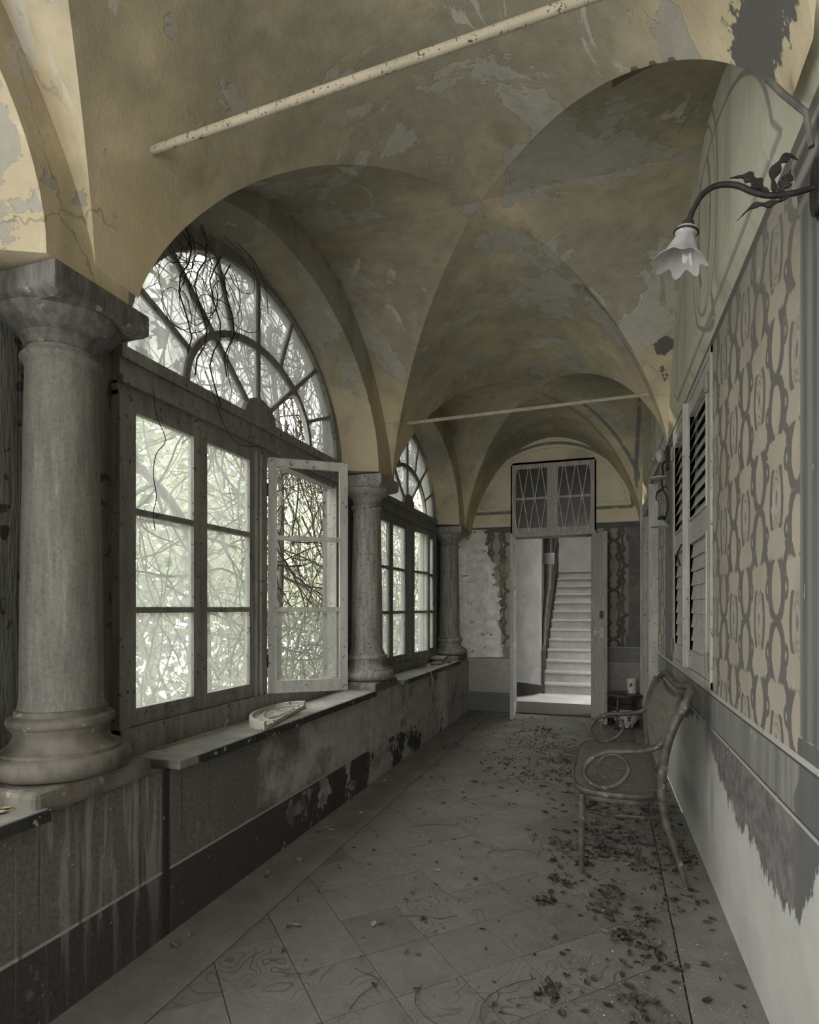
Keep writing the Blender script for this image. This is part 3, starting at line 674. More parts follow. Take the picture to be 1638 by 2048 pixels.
obj('door_jamb', MB().box(DO[0]-.03, DO[0]+.012, YEND-.02, YEND+.06, 0, 2.335).box(DO[1]-.012, DO[1]+.03, YEND-.02, YEND+.06, 0, 2.335), M_wood, door)
obj('threshold', MB().box(DO[0], DO[1], YEND-.03, YEND+.02, 0, .018), M_dkwood, door)

# ------------------------------------------------------------------ floor
fl = thing('floor', 'floor of diagonal marble tiles with border strips', None, (0, 0, 0), kind='structure')
obj('bedding', MB().box(-1.80, .62, -4.3, YEND, -.06, -.012), M_gap, fl)
def clip(poly, a, b, c):      # keep a*x+b*y<=c
    out = []
    for i in range(len(poly)):
        p, q = poly[i], poly[(i+1) % len(poly)]; dp = a*p[0]+b*p[1]-c; dq = a*q[0]+b*q[1]-c
        if dp <= 0: out.append(p)
        if dp*dq < 0: t = dp/(dp-dq); out.append((p[0]+(q[0]-p[0])*t, p[1]+(q[1]-p[1])*t))
    return out
FX0, FX1, FY0, FY1 = -1.475, .27, .6, 7.80
sA, sB = .39, .41; gp = .0024; nt_ = 0
for i in range(-3, 26):
    for j in range(-3, 28):
        A0 = 1.27+sA*(i-5); B0 = 2.71+sB*(j-8)
        pts = []
        for (aa, bb) in ((A0+gp, B0+gp), (A0+sA-gp, B0+gp), (A0+sA-gp, B0+sB-gp), (A0+gp, B0+sB-gp)): pts.append(((aa-bb)/2, (aa+bb)/2))
        for (ca, cb, cc) in ((-1, 0, -FX0-gp), (1, 0, FX1-gp), (0, -1, -FY0), (0, 1, FY1)):
            if len(pts) > 2: pts = clip(pts, ca, cb, cc)
        if len(pts) < 3: continue
        ar = abs(sum(pts[k][0]*pts[(k+1) % len(pts)][1]-pts[(k+1) % len(pts)][0]*pts[k][1] for k in range(len(pts))))/2
        if ar < .0015: continue
        cx = sum(p[0] for p in pts)/len(pts); cy_ = sum(p[1] for p in pts)/len(pts); dz = R.uniform(-.0016, .0016)
        m = MB().prism(pts, lambda x, y: (x, y, -.03), lambda x, y: (x, y, dz))
        o = obj('tile', m, M_tile, fl); nt_ += 1
obj('tile_field_behind', MB().box(-1.8, .6, -4.3, FY0-.004, -.03, 0), M_tile, fl)
for (x0, x1) in ((-1.80, FX0-.003), (FX1+.004, .62)):
    ys_ = [FY0, 1.9, 3.1, 4.4, 5.6, 6.8, YEND]
    for k in range(6): obj('border_slab', MB().box(x0, x1, ys_[k]+.002, ys_[k+1]-.002, -.03, R.uniform(-.0015, .0015)), M_border, fl)
obj('border_slab', MB().box(FX0, FX1, FY1+.003, YEND, -.03, 0), M_border, fl)

# ------------------------------------------------------------------ left parapet wall, columns, arcade
wl = thing('wall_left', 'low parapet wall carrying the columns and arches', None, (0, 0, 0), kind='structure')
def gridbox(name, x, y0, y1, z0, z1, mat, par):
    m = MB().box(-2.35, x, y0, y1, z0, z1); return obj(name, m, mat, par, bevel=.006)
gridbox('parapet', -1.785, -4.3, YEND, -.02, .70, M_low, wl)
for yc in COLY: obj('pier_face', MB().box(-2.35, -1.7835, yc-.30, yc+.38, -.02, .715), M_low, wl, bevel=.002)
SL = [(-4.3, -1.75), (-1.0, 1.42), (2.08, 4.30), (5.02, 7.10)]
for k, (y0, y1) in enumerate(SL):
    y0b = y0
    sl = obj('sill_slab', MB().box(-2.10, -1.735, y0b, y1+.04, .703, .742), M_slab, wl, bevel=.006)
    obj('painted_edge', MB().box(-1.737, -1.729, y0b+.12, y1+.04, .700, .739), M_slabedge, sl)
for yc in COLY:
    obj('plinth', MB().box(-2.20, -1.75, yc-.26, yc+.26, .715, .795), M_plinth, wl, bevel=.02)
    # pier behind the column, clad in boards
    obj('pier', MB().box(-2.17, -2.085, yc-.36, yc+.36, .70, 3.9), M_board, wl)
    for k in range(5):
        ya = yc-.365+k*.147; obj('plank', MB().box(-2.085, -2.066+R.uniform(-.002, .004), ya, ya+.142, .742, 2.62), M_board, wl)
# arcade spandrels (inner face) and splayed soffits
def arch_pts(yc, ay, bz, z0, n=40, x=XL):
    return [W3((x, yc-ay*math.cos(PI*k/n), z0+bz*math.sin(PI*k/n))) for k in range(n+1)]
AY = [(COLY[i]+COLY[i+1])/2 for i in range(3)]
ARCH = [(-2.95, 1.33), (AY[0]+0.0, 1.33), (3.13, 1.315), (6.0, 1.19)]
for k, (yc, ay) in enumerate(ARCH):
    n = 48; z0 = 2.50; m = MB()
    lo_ = COLY[k-1] if k else -4.3; hi = COLY[k] if k < 4 else YEND
    y0b, y1b = (lo_ if k else -4.3), (COLY[k] if k < 3 else YEND)
    if k == 0: y1b = COLY[0]
    inner = [(yc-ay*math.cos(PI*q/n), z0+.93*math.sin(PI*q/n)) for q in range(n+1)]
    bA = [W3((XL, p[0], p[1])) for p in inner]; tA = [W3((XL, p[0], 3.80)) for p in inner]
    m.strip(bA, tA)
    m.strip([W3((XL, y0b, z0)), W3((XL, yc-ay, z0))], [W3((XL, y0b, 3.8)), W3((XL, yc-ay, 3.8))])
    m.strip([W3((XL, yc+ay, z0)), W3((XL, y1b, z0))], [W3((XL, yc+ay, 3.8)), W3((XL, y1b, 3.8))])
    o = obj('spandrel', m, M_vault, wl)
    m = MB(); oa = ay-.17
    rows = []
    for s in range(5):
        t = s/4; rows.append([W3((XL-.36*t, yc-(ay*(1-t)+oa*t)*math.cos(PI*q/n), z0+(.93*(1-t)+.885*t)*math.sin(PI*q/n))) for q in range(n+1)])
    for s in range(4): m.strip(rows[s], rows[s+1])
    for (sg) in (-1, 1):      # underside to the pier
        yy = yc+sg*ay; y2 = yc+sg*oa; yb = (y0b if sg < 0 else y1b)
        m.add([W3((XL, yy, z0)), W3((XL-.36, y2, z0)), W3((XL-.36, yb, z0)), W3((XL, yb, z0))], [(0, 1, 2, 3)])
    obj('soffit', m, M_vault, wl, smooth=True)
    # outer wall above the fanlight
    m = MB(); m.strip([W3((-2.095, yc-oa*math.cos(PI*q/n), z0+.88*math.sin(PI*q/n))) for q in range(n+1)], [W3((-2.095, yc-oa*math.cos(PI*q/n), 4.0)) for q in range(n+1)])
    obj('outer_spandrel', m, M_outside, wl)

def column(yc, label):
    far = yc > 3; MS, MD, MP = (M_stonelit, M_stonelit, M_stonelit) if far else (M_stone, M_stonedk, M_plinth)
    top = 1.4+(2.53-1.4)*1.0 if False else W3((-1.9, yc, 2.485))[2]
    cx = -1.935; t = thing('column', label, 'column', (cx, yc, .795), group=None)
    ws = 1.03 if yc < 3 else 1.0
    ab = MB(); hh = .212
    prof = [(hh-.02, top-.09), (hh, top-.075), (hh, top)]
    v = []
    for (h, z) in [(hh-.035, top-.098), (hh-.012, top-.085), (hh, top-.075), (hh, top+.004)]: v += [(cx-h, yc-h, z), (cx+h, yc-h, z), (cx+h, yc+h, z), (cx-h, yc+h, z)]
    f = [(3, 2, 1, 0), (12, 13, 14, 15)]
    for i in range(3):
        for k in range(4): f.append((i*4+k, i*4+(k+1) % 4, i*4+4+(k+1) % 4, i*4+4+k))
    ab.add(v, f); obj('abacus', ab, MD, t, bevel=.006)
    ns = lambda r, z: (r*ws, z)
    ech = [ns(.112, top-.205), ns(.118, top-.20), ns(.122, top-.19), ns(.122, top-.18), ns(.130, top-.172), ns(.132, top-.162), ns(.15, top-.15), ns(.178, top-.125), ns(.193, top-.105), ns(.196, top-.092)]
    obj('capital', MB().lathe(ech, (cx, yc, 0), 48), MD, t, True)
    sh = [ns(.143, 1.03), ns(.137, 1.05), ns(.134, 1.08)]
    for k in range(10): z = 1.1+(top-.27-1.1)*k/9; sh.append(ns(.134-.018*(k/9)**1.3, z))
    sh += [ns(.118, top-.262), ns(.129, top-.252), ns(.134, top-.240), ns(.129, top-.228), ns(.117, top-.220), ns(.112, top-.212), ns(.112, top-.205)]
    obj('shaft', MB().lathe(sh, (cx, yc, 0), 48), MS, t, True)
    ba = [ns(.195, .795), ns(.218, .806), ns(.228, .824), ns(.230, .842), ns(.226, .860), ns(.212, .873), ns(.197, .877), ns(.197, .888), ns(.180, .892), ns(.162, .908), ns(.153, .928), ns(.152, .948), ns(.160, .960), ns(.160, .966), ns(.170, .972), ns(.175, .985), ns(.172, .999), ns(.160, 1.008), ns(.151, 1.010), ns(.150, 1.030), ns(.138, 1.034)]
    obj('base', MB().lathe(ba, (cx, yc, 0), 48), MP, t, True)
column(COLY[1], 'large grey stone column nearest the camera at the left edge')
column(COLY[2], 'middle grey stone column between the two windows')
column(COLY[3], 'farthest grey stone column beside the peeling end wall')
column(COLY[0], 'grey stone column behind the camera position')

# ------------------------------------------------------------------ windows on the left
WX = -2.05
def casement(par, hx, hy, ang, wdt, z0, z1, glass=M_glass, mat=M_woodgrey, skip=(), rows=3):
    """hinge at (hx,hy); ang = direction of the leaf in the plan"""
    ux, uy = math.cos(ang), math.sin(ang); nx, ny = -uy, ux
    def bx(mb, a, b, c, d, t0, t1):
        v = [(hx+ux*q+nx*t, hy+uy*q+ny*t, z) for z in (c, d) for t in (t0, t1) for q in (a, b)]
        return mb.add(v, [(0, 2, 3, 1), (4, 5, 7, 6), (0, 1, 5, 4), (2, 6, 7, 3), (0, 4, 6, 2), (1, 3, 7, 5)])
    m = MB(); sw = .052
    bx(m, 0, sw, z0, z1, -.018, .018); bx(m, wdt-sw, wdt, z0, z1, -.018, .018); bx(m, sw, wdt-sw, z0, z0+.075, -.018, .018); bx(m, sw, wdt-sw, z1-.05, z1, -.018, .018)
    bx(m, sw, wdt-sw, z0+.02, z0+.05, -.022, .022)
    cs_ = obj('casement', m, mat, par)
    g0, g1 = z0+.075, z1-.05; h = (g1-g0)/rows
    for k in range(rows):
        if k: mm = MB(); bx(mm, sw-.004, wdt-sw+.004, g0+h*k-.014, g0+h*k+.014, -.017, .017); obj('muntin', mm, mat, cs_)
        if k not in skip:
            p = MB(); bx(p, sw-.006, wdt-sw+.006, g0+h*k+(.012 if k else -.004), g0+h*(k+1)-(.012 if k < rows-1 else -.004), -.002, .002); obj('pane', p, glass, cs_)
    for zz in (z0+.2, z1-.2): mm = MB().tube([(hx, hy, zz-.04), (hx, hy, zz+.04)], .009, 6); obj('hinge', mm, M_rust, cs_)
    return cs_
def ell(yc, a, b, th, z0): return (yc-a*math.cos(th), z0+b*math.sin(th))
def left_window(nm, yc, hw, zb, kz, label, openleaf=True, detail=True):
    w = thing(nm, label, None, (WX, yc, zb), kind='structure')
    zt = 1.4+(2.31-1.4)*kz; zf = 1.4+(2.52-1.4)*kz; bf = .86*kz
    m = MB().box(WX-.05, WX+.03, yc-hw, yc-hw+.055, zb-.05, zt+.02).box(WX-.05, WX+.03, yc+hw-.055, yc+hw, zb-.05, zt+.02).box(WX-.06, WX+.045, yc-hw, yc+hw, .742, zb+.0).box(WX-.05, WX+.035, yc-.055, yc+.055, zb, zt+.02).box(WX-.03, WX+.05, yc-.028, yc+.028, zb, zt)
    obj('window_frame', m, M_woodgrey, w)
    m = MB().box(WX-.06, WX+.02, yc-hw, yc+hw, zt+.0, zt+.06).box(WX-.06, WX+.05, yc-hw, yc+hw, zt+.05, zt+.085).box(WX-.06, WX+.03, yc-hw, yc+hw, zt+.085, zf-.055)
    obj('transom_beam', m, M_woodgrey, w)
    lw = (hw-.055-.055)/2
    z0 = zb+.005; z1 = zt
    casement(w, WX, yc-hw+.055, PI/2, lw-.002, z0, z1)
    casement(w, WX, yc-.055, -PI/2, lw-.002, z0, z1)
    if openleaf:
        casement(w, WX+.04, yc+.06, PI/2-math.radians(53), lw, z0, z1, M_glass, M_wood, skip=(1, 2))
        casement(w, WX-.03, yc+hw-.03, PI/2+.45, lw-.002, z0, z1, M_glass, M_wood)
    else:
        casement(w, WX+.03, yc+.055, PI/2-.12, lw-.002, z0, z1); casement(w, WX, yc+hw-.055, -PI/2, lw-.002, z0, z1)
    # fanlight
    N = 40; th = [PI*k/N for k in range(N+1)]
    m = MB()
    def arcbar(a0, b0, a1, b1, x0, x1, t=th):
        n = len(t); v = []
        for (aa, bb, xx) in ((a0, b0, x0), (a1, b1, x0), (a1, b1, x1), (a0, b0, x1)): v += [(xx, *ell(yc, aa, bb, q, zf)) for q in t]
        f = []
        for i in range(n-1):
            for s in range(4): r = (s+1) % 4; f.append((s*n+i, s*n+i+1, r*n+i+1, r*n+i))
        f += [(0, n, 2*n, 3*n), (n-1, 2*n-1, 3*n-1, 4*n-1)]
        m.add(v, f)
    arcbar(hw+.05, bf+.06, hw-.045, bf-.03, WX-.05, WX+.03)
    m.box(WX-.045, WX+.045, yc-hw, yc+hw, zf-.055, zf+.0)
    fan = obj('fanlight', m, M_woodgrey, w)
    ra, rb = .66, .44*kz
    m = MB(); arcbar(ra+.018, rb+.018, ra-.018, rb-.018, WX-.018, WX+.018); obj('ring_bar', m, M_woodgrey, fan)
    m = MB(); hub = [(yc-.17*math.cos(q), zf+.13*math.sin(q)) for q in th]; m.prism(hub, lambda y, z: (WX-.02, y, z), lambda y, z: (WX+.03, y, z)); obj('hub', m, M_woodgrey, fan)
    for k in range(1, 8):
        q = PI*k/8; full = (k % 2 == 0); a0, b0 = (.15, .11) if full else (ra, rb)
        p0 = ell(yc, a0, b0, q, zf); p1 = ell(yc, hw-.03, bf-.02, q, zf)
        obj('glazing_bar', MB().bar((WX, *p0), (WX, *p1), .026 if full else .022, .03, up=(1, 0, 0)), M_woodgrey, fan)
    cells = [(ra, rb, hw-.03, bf-.01, 8), (.1, .08, ra, rb, 4)]
    for (a0, b0, a1, b1, n) in cells:
        for k in range(n):
            if a0 < .2 and k == n-1 : continue          # this pane is missing
            qs = [PI*(k+t/5)/n for t in range(6)]
            poly = [ell(yc, a1, b1, q, zf) for q in qs]+[ell(yc, a0, b0, q, zf) for q in qs[::-1]]
            m = MB().prism(poly, lambda y, z: (WX-.002, y, z), lambda y, z: (WX+.002, y, z)); obj('pane', m, M_glassfan, fan)
    return w
left_window('window_1', 3.155, 1.115, .86, 1.028, 'large arched window with fanlight beside the near column, one leaf open')
left_window('window_2', 6.02, 1.06, .83, .972, 'far arched window between the middle and last columns', False)
left_window('window_5', .13, 1.14, .86, 1.09, 'arched window beside the camera, outside the view', False)
left_window('window_6', -2.9, 1.14, .86, 1.14, 'arched window behind the camera', False)

# ------------------------------------------------------------------ wall behind the camera: unseen, its wide opening added to let light in
tag(obj('wall_back', MB().box(-2.4, -1.5, -4.4, -4.3, 0, 3.9).box(.3, .75, -4.4, -4.3, 0, 3.9).box(-1.5, .3, -4.4, -4.3, 3.2, 3.9), M_outside), 'wall behind the camera with a wide opening added to let in light', kind='structure')

# ------------------------------------------------------------------ iron tie rods
def rod(name, p, q, r, label):
    o = obj(name, MB().tube([tuple(p[k]+(q[k]-p[k])*t for k in range(3)) for t in np.linspace(0, 1, 9)], r, 14), M_rod, None, True); tag(o, label, 'rod'); return o
rod('tie_rod', (-1.70, 1.77, 3.090), (.47, 1.77, 3.17), .0155, 'near cream painted iron tie rod with rust specks spanning the ceiling')
rod('tie_rod', (-1.66, 4.75, 2.965), (.42, 4.75, 2.995), .0150, 'far cream tie rod crossing above the middle column')
rod('tie_rod', (-1.70, -1.41, 3.15), (.5, -1.41, 3.15), .0155, 'iron tie rod behind the camera')

# ------------------------------------------------------------------ stair hall beyond the door
tag(obj('wall_hall', MB().box(-2.6, -2.5, 8.15, 14.2, 0, 4.2).box(-2.6, 1.6, 14.1, 14.2, 0, 5.2).box(1.0, 1.1, 8.15, 8.75, 0, 4.2).box(1.0, 1.1, 9.75, 14.2, 0, 5.2).box(1.0, 1.1, 8.75, 9.75, 2.6, 4.2).box(1.0, 1.1, 8.75, 9.75, 0, .25), M_lime), 'limewashed walls of the stair hall', kind='structure')
tag(obj('ceiling_hall', MB().box(-2.6, 1.1, 8.15, 9.7, 4.2, 4.3).box(-2.6, -.9, 9.7, 10.9, 4.2, 4.3).box(.3, 1.1, 9.7, 10.9, 4.2, 4.3).box(-2.6, 1.1, 10.9, 14.2, 4.2, 4.3), M_lime), 'ceiling of the stair hall', kind='structure')  # opening over the flight added to light the steps from above
tag(obj('floor_hall', MB().box(-2.6, 1.1, 8.86, 14.2, -.06, .0), M_lime), 'pale floor of the stair hall', kind='structure')
tag(obj('floor_passage', MB().box(-2.6, 1.1, YEND+.0, 8.86, -.05, .004), M_dkwood), 'dark boards in the doorway', kind='structure')
st = thing('staircase', 'flight of worn stone steps rising beyond the open door', 'stairs', (-.33, 9.86, 0))
for k in range(13):
    z1 = .168*(k+1); y0 = 9.86+.265*k
    o = obj('step', MB().box(-1.0-.008*k*0, .62, y0, y0+.30, z1-.168 if k else 0, z1-.035), M_step, st)
    obj('tread', MB().box(-1.02, .62, y0-.05, y0+.27, z1-.035, z1), M_step, o, bevel=.005)
# upper landing wall and slanting stringer wall on the left of the flight
tag(obj('wall_stairhead', MB().box(-1.02, 1.0, 13.35, 13.45, 2.1, 4.2), M_lime), 'pale wall above the top step', kind='structure')
cw = thing('stairwell_wall', 'curved limewashed stairwell wall left of the steps', 'wall', (-1.5, 9.8, 0), kind='structure')
def cwp(t): a = PI*.5*t; return (-2.02+1.0*math.sin(a), 9.0+.85*(1-math.cos(a))+.0)       # convex sweep toward the steps
def cwband(z0a, z0b, z1a, z1b, mat, nm, off=0.0):
    N = 18; m = MB(); v0 = []; v1 = []
    for i in range(N+1):
        t = i/N; x, y = cwp(t); y -= off
        v0.append((x, y+.0, z0a+(z0b-z0a)*t)); v1.append((x, y, z1a+(z1b-z1a)*t))
    m.strip(v0, v1); m.strip([(p[0]-.08, p[1]+.10, p[2]) for p in v0], [(p[0]-.08, p[1]+.10, p[2]) for p in v1]); m.strip([(p[0], p[1], p[2]) for p in v1], [(p[0]-.08, p[1]+.1, p[2]) for p in v1])
    obj(nm, m, mat, cw, True)
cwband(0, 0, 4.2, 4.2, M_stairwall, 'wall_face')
cwband(1.66, 1.46, 1.72, 1.52, M_limedk, 'upper_band', .004)
cwband(.02, .02, .62, .40, M_limedk, 'dado_band', .004)
cwband(.02, .02, .36, .12, M_dark, 'black_skirting', .009)
rl = thing('handrail', 'dark handrail climbing the left side of the stairs', 'handrail', (-.99, 9.9, .2))
obj('rail', MB().bar((-1.0, 9.80, .62), (-1.0, 12.9, 2.75), .05, .07), M_rattandark, rl)
obj('newel_post', MB().box(-1.03, -.97, 9.78, 9.84, 0, .70), M_rattandark, rl)
for k in range(1, 12): y = 9.86+.265*k; z = .168*(k+1); obj('baluster', MB().tube([(-1.0, y+.06, z-.05), (-1.0, y+.06, .66+(y-9.8)*.687)], .010, 6), M_iron, rl)
hl = thing('lantern_post', 'dark turned wooden post with a pale collar at the stair foot', 'post', (-.975, 10.15, .3))
pf = [(.05, 1.45), (.07, 1.70), (.075, 1.95), (.085, 2.12), (.095, 2.16), (.085, 2.19), (.09, 2.23)]
obj('post_base', MB().tube([(-1.02, 9.95, .40), (-1.0, 10.05, 1.2), (-.955, 10.15, 1.75)], [.03, .035, .05], 10), M_rattandark, hl)
obj('post_shaft', MB().tube([(-.955, 10.15, 1.70), (-.945, 10.15, 2.16)], [.065, .075], 16), M_rattandark, hl, True)
obj('collar', MB().lathe([(.09, 0), (.10, .03), (.095, .13), (.105, .17), (.10, .19)], (-.94, 10.15, 2.12), 20), M_limedk, hl, True)
for k in range(5): a = 2*PI*k/5; obj('cage_bar', MB().tube([(-.94+.085*math.cos(a), 10.15+.085*math.sin(a), 2.30), (-.94+.09*math.cos(a), 10.15+.09*math.sin(a), 2.75)], .012, 6), M_iron, hl)
obj('cage_core', MB().lathe([(.06, 0), (.065, .45)], (-.94, 10.15, 2.30), 12), M_rattandark, hl, True)

# ------------------------------------------------------------------ bentwood settee
SX0, SX1, SY0, SY1 = -.185, .265, 3.215, 4.46
def catmull(P, n=8, closed=False):
    P = [Vector(p) for p in P]; out = []; N = len(P)
    for i in range(N if closed else N-1):
        p1, p2 = P[i], P[(i+1) % N]
        p0 = P[i-1] if (closed or i > 0) else p1*2-p2; p3 = P[(i+2) % N] if (closed or i < N-2) else p2*2-p1
        for k in range(n):
            t = k/n; out.append(.5*((2*p1)+(-p0+p2)*t+(2*p0-5*p1+4*p2-p3)*t*t+(-p0+3*p1-3*p2+p3)*t**3))
    if not closed: out.append(P[-1])
    return out
se = thing('bentwood_settee', 'worn bentwood settee with caned seat and back against the painted wall', 'settee', (.05, 3.85, 0))
def bxz(z): return float(np.interp(z, [.40, .45, .63, .81, .99], [.256, .262, .275, .322, .398]))
outline = []
yc_, hy_ = (SY0+SY1)/2, (SY1-SY0)/2
for k in range(48):
    a = 2*PI*k/48; c_, s_2 = math.cos(a), math.sin(a); e = .55
    x = (SX0+SX1)/2+(SX1-SX0)/2*math.copysign(abs(c_)**e, c_); y = yc_+hy_*math.copysign(abs(s_2)**.42, s_2)
    if c_ < 0: x += .03*(1-abs(s_2)**4)*0
    outline.append((x, y))
rim = obj('seat_rim', MB().tube([(x, y, .432) for x, y in outline], .019, 10, True, .8).tube([((x-.04)*.985+.04, (y-yc_)*.985+yc_, .402) for x, y in outline], .015, 8, True), M_bent, se, True)
def inout(x, y): return abs((x-(SX0+SX1)/2)/((SX1-SX0)/2))**(2/.55)+abs((y-yc_)/hy_)**(2/.42) < .93
cane = MB(); stp = .0125
def runs(fn, smax):     # clipped straight strips
    n = 60; cur = None
    for i in range(n+1):
        p = fn(i/n*smax)
        if inout(*p):
            if cur is None: cur = [p, p]
            cur[1] = p
        elif cur: yield cur; cur = None
    if cur: yield cur
k = 0; y = SY0
while y < SY1:
    for r_ in runs(lambda s: (SX0+s, y), SX1-SX0): cane.bar((*r_[0], .444), (*r_[1], .444), .0045, .0012)
    y += stp
x = SX0
while x < SX1:
    for r_ in runs(lambda s: (x, SY0+s), SY1-SY0): cane.bar((*r_[0], .4455), (*r_[1], .4455), .0045, .0012)
    x += stp
for d in (-1, 1):
    q = -1.4
    while q < 1.4:
        for r_ in runs(lambda s: ((SX0+s) , yc_+q+d*s), SX1-SX0): cane.bar((*r_[0], .447), (*r_[1], .447), .003, .001)
        q += .026
obj('cane_seat', cane, M_cane, se, kind='stuff')
def leg(pts, r): obj('leg', MB().tube(catmull(pts, 6), r, 12), M_bent, se, True)
def lerp_r(a, b, n): return [a+(b-a)*i/(n-1) for i in range(n)]
for yy, s in ((3.245, 1), (4.425, -1)):
    leg([(-.128, yy+.01*s, .415), (-.130, yy, .25), (-.130, yy-.005*s, .0)], lerp_r(.021, .015, 13))
    # rear leg and back post in one bent piece
    pts = [(.375, yy-.03*s, 0), (.335, yy-.02*s, .14), (.282, yy, .30), (.262, yy+.01*s, .42), (.264, yy+.012*s, .55), (.282, yy+.012*s, .68), (.322, yy+.012*s, .81), (.372, yy+.022*s, .92)]
    n = len(catmull(pts, 6)); leg([(p[0]-(.045*min(1, max(0, p[2]-.5)/.4) if yy > 4 else 0), p[1], p[2]) for p in pts], [.014+.009*min(1, i/(n*.45)) for i in range(n)])
cr_pts = [(3.262, .86), (3.268, .94), (3.30, .985), (3.37, .988), (3.48, .976), (3.62, .962), (3.80, .960), (3.98, .968), (4.14, .975), (4.28, .955), (4.37, .895), (4.408, .80), (4.413, .66)]
def bxy(y, z): return bxz(z)-.045*max(0, y-3.3)/1.1*min(1, max(0, z-.5)/.4)
cp = catmull([(bxy(y, z)+.008, y, z) for y, z in cr_pts], 6)
obj('crest_rail', MB().tube(cp, [.023-.004*min(1, i/20) for i in range(len(cp))], 12), M_bent, se, True)
ov = [(3.33, .70), (3.335, .84), (3.39, .925), (3.50, .925), (3.64, .912), (3.80, .910), (3.98, .920), (4.14, .928), (4.27, .895), (4.345, .80), (4.35, .66), (4.26, .54), (4.05, .505), (3.84, .50), (3.62, .505), (3.42, .545)]
ovc = catmull([(bxy(y, z)-.004, y, z) for y, z in ov], 5, True)
obj('back_hoop', MB().tube(ovc, .0115, 8, True), M_bent, se, True)
obj('back_rail', MB().tube(catmull([(.262, 3.21, .505), (.272, 3.26, .50), (.275, 3.6, .485), (.275, 4.0, .485), (.268, 4.44, .505)], 6), .014, 8), M_bent, se, True)
poly = [(p.y, p.z) for p in ovc]
def inpoly(y, z):
    c = False; n = len(poly)
    for i in range(n):
        (y1, z1), (y2, z2) = poly[i], poly[i-1]
        if (z1 > z) != (z2 > z) and y < (y2-y1)*(z-z1)/(z2-z1)+y1: c = not c
    return c
cb = MB()
def brun(fn, n):
    cur = []
    for i in range(n+1):
        y, z = fn(i/n)
        if inpoly(y, z): cur.append((bxy(y, z)-.004, y, z))
        else:
            if len(cur) > 1: yield cur
            cur = []
    if len(cur) > 1: yield cur
def ribbon(c, w):
    for i in range(0, len(c)-1, 5):
        a_, b_ = c[i], c[min(i+5, len(c)-1)]
        if a_ != b_: cb.bar(a_, b_, w, .0012, up=(1, 0, -.3))
q = -.5
while q < 1.7:
    for sg in (1, -1):
        for c_ in brun(lambda t: (3.30+(q if sg > 0 else q)+(t*.5)*1.0*sg+(0 if sg > 0 else 0), .49+t*.46), 40): ribbon(c_, .0036)
    q += .0155
z = .50
while z < .94:
    for c_ in brun(lambda t: (3.3+t*1.1, z), 60): ribbon(c_, .003)
    z += .0125
y = 3.33
while y < 4.36:
    for c_ in brun(lambda t: (y, .49+t*.46), 40): ribbon(c_, .003)
    y += .0125
obj('cane_back', cb, M_cane, se, kind='stuff')
arm = [(.277, .735), (.262, .708), (.241, .690), (.194, .667), (.098, .652), (0.0, .643), (-.075, .605), (-.118, .535), (-.090, .480), (-.025, .452), (.050, .478), (.103, .545), (.090, .600), (.037, .632), (-.018, .618), (-.044, .575), (-.036, .530), (-.012, .505)]
for yy in (3.262, 4.405):
    p = catmull([(a_, yy-(.0 if yy < 4 else 0)+(.012 if k == 0 else 0), b_) for k, (a_, b_) in enumerate(arm)], 6)
    obj('armrest', MB().tube(p, [.017-.010*(i/len(p))**1.2 for i in range(len(p))], 10), M_bent, se, True)
for yy, s in ((3.245, 1), (4.425, -1)):
    obj('stretcher', MB().tube(catmull([(-.128, yy, .335), (-.05, yy+.06*s, .305), (.06, yy+.11*s, .285), (.18, yy+.08*s, .300), (.272, yy, .335)], 6), .0115, 8), M_bent, se, True)
obj('stretcher', MB().tube(catmull([(-.128, 3.245, .335), (-.06, 3.5, .30), (-.04, 3.84, .29), (-.06, 4.18, .30), (-.128, 4.425, .335)], 6), .010, 8), M_bent, se, True)

# ------------------------------------------------------------------ stool, beaker and bowl in the far corner
SCX, SCY = .20, 7.36
sl_ = thing('round_stool', 'dark round stool in the far right corner', 'stool', (SCX, SCY, 0))
obj('seat', MB().lathe([(.17, .355), (.205, .358), (.212, .375), (.205, .392), (.19, .395)], (SCX, SCY, 0), 36), M_rattandark, sl_, True)
for k in range(4):
    a = PI/4+.25+k*PI/2; obj('leg', MB().tube([(SCX+.16*math.cos(a), SCY+.16*math.sin(a), .362), (SCX+.195*math.cos(a), SCY+.195*math.sin(a), 0)], [.02, .015], 10), M_rattandark, sl_, True)
obj('foot_ring', MB().tube([(SCX+.178*math.cos(2*PI*k/28), SCY+.178*math.sin(2*PI*k/28), .24) for k in range(28)], .008, 6, True), M_rattandark, sl_, True)
tag(obj('china_beaker', MB().lathe([(.052, 0), (.056, .004), (.054, .08), (.060, .162), (.064, .172), (.060, .172), (.054, .16), (.048, .012), (.0, .010)], (.272, 7.40, .396), 28, cap=False), M_china, None, True), 'white china beaker with a flower motif standing on the stool', 'beaker')
tag(obj('china_bowl', MB().lathe([(.075, 0), (.085, .012), (.08, .022), (.12, .06), (.150, .11), (.162, .165), (.168, .17), (.160, .172), (.14, .10), (.08, .03), (0, .028)], (.205, 7.36, .002), 32, cap=False), M_china, None, True), 'flowered white china basin on the floor under the stool', 'basin')

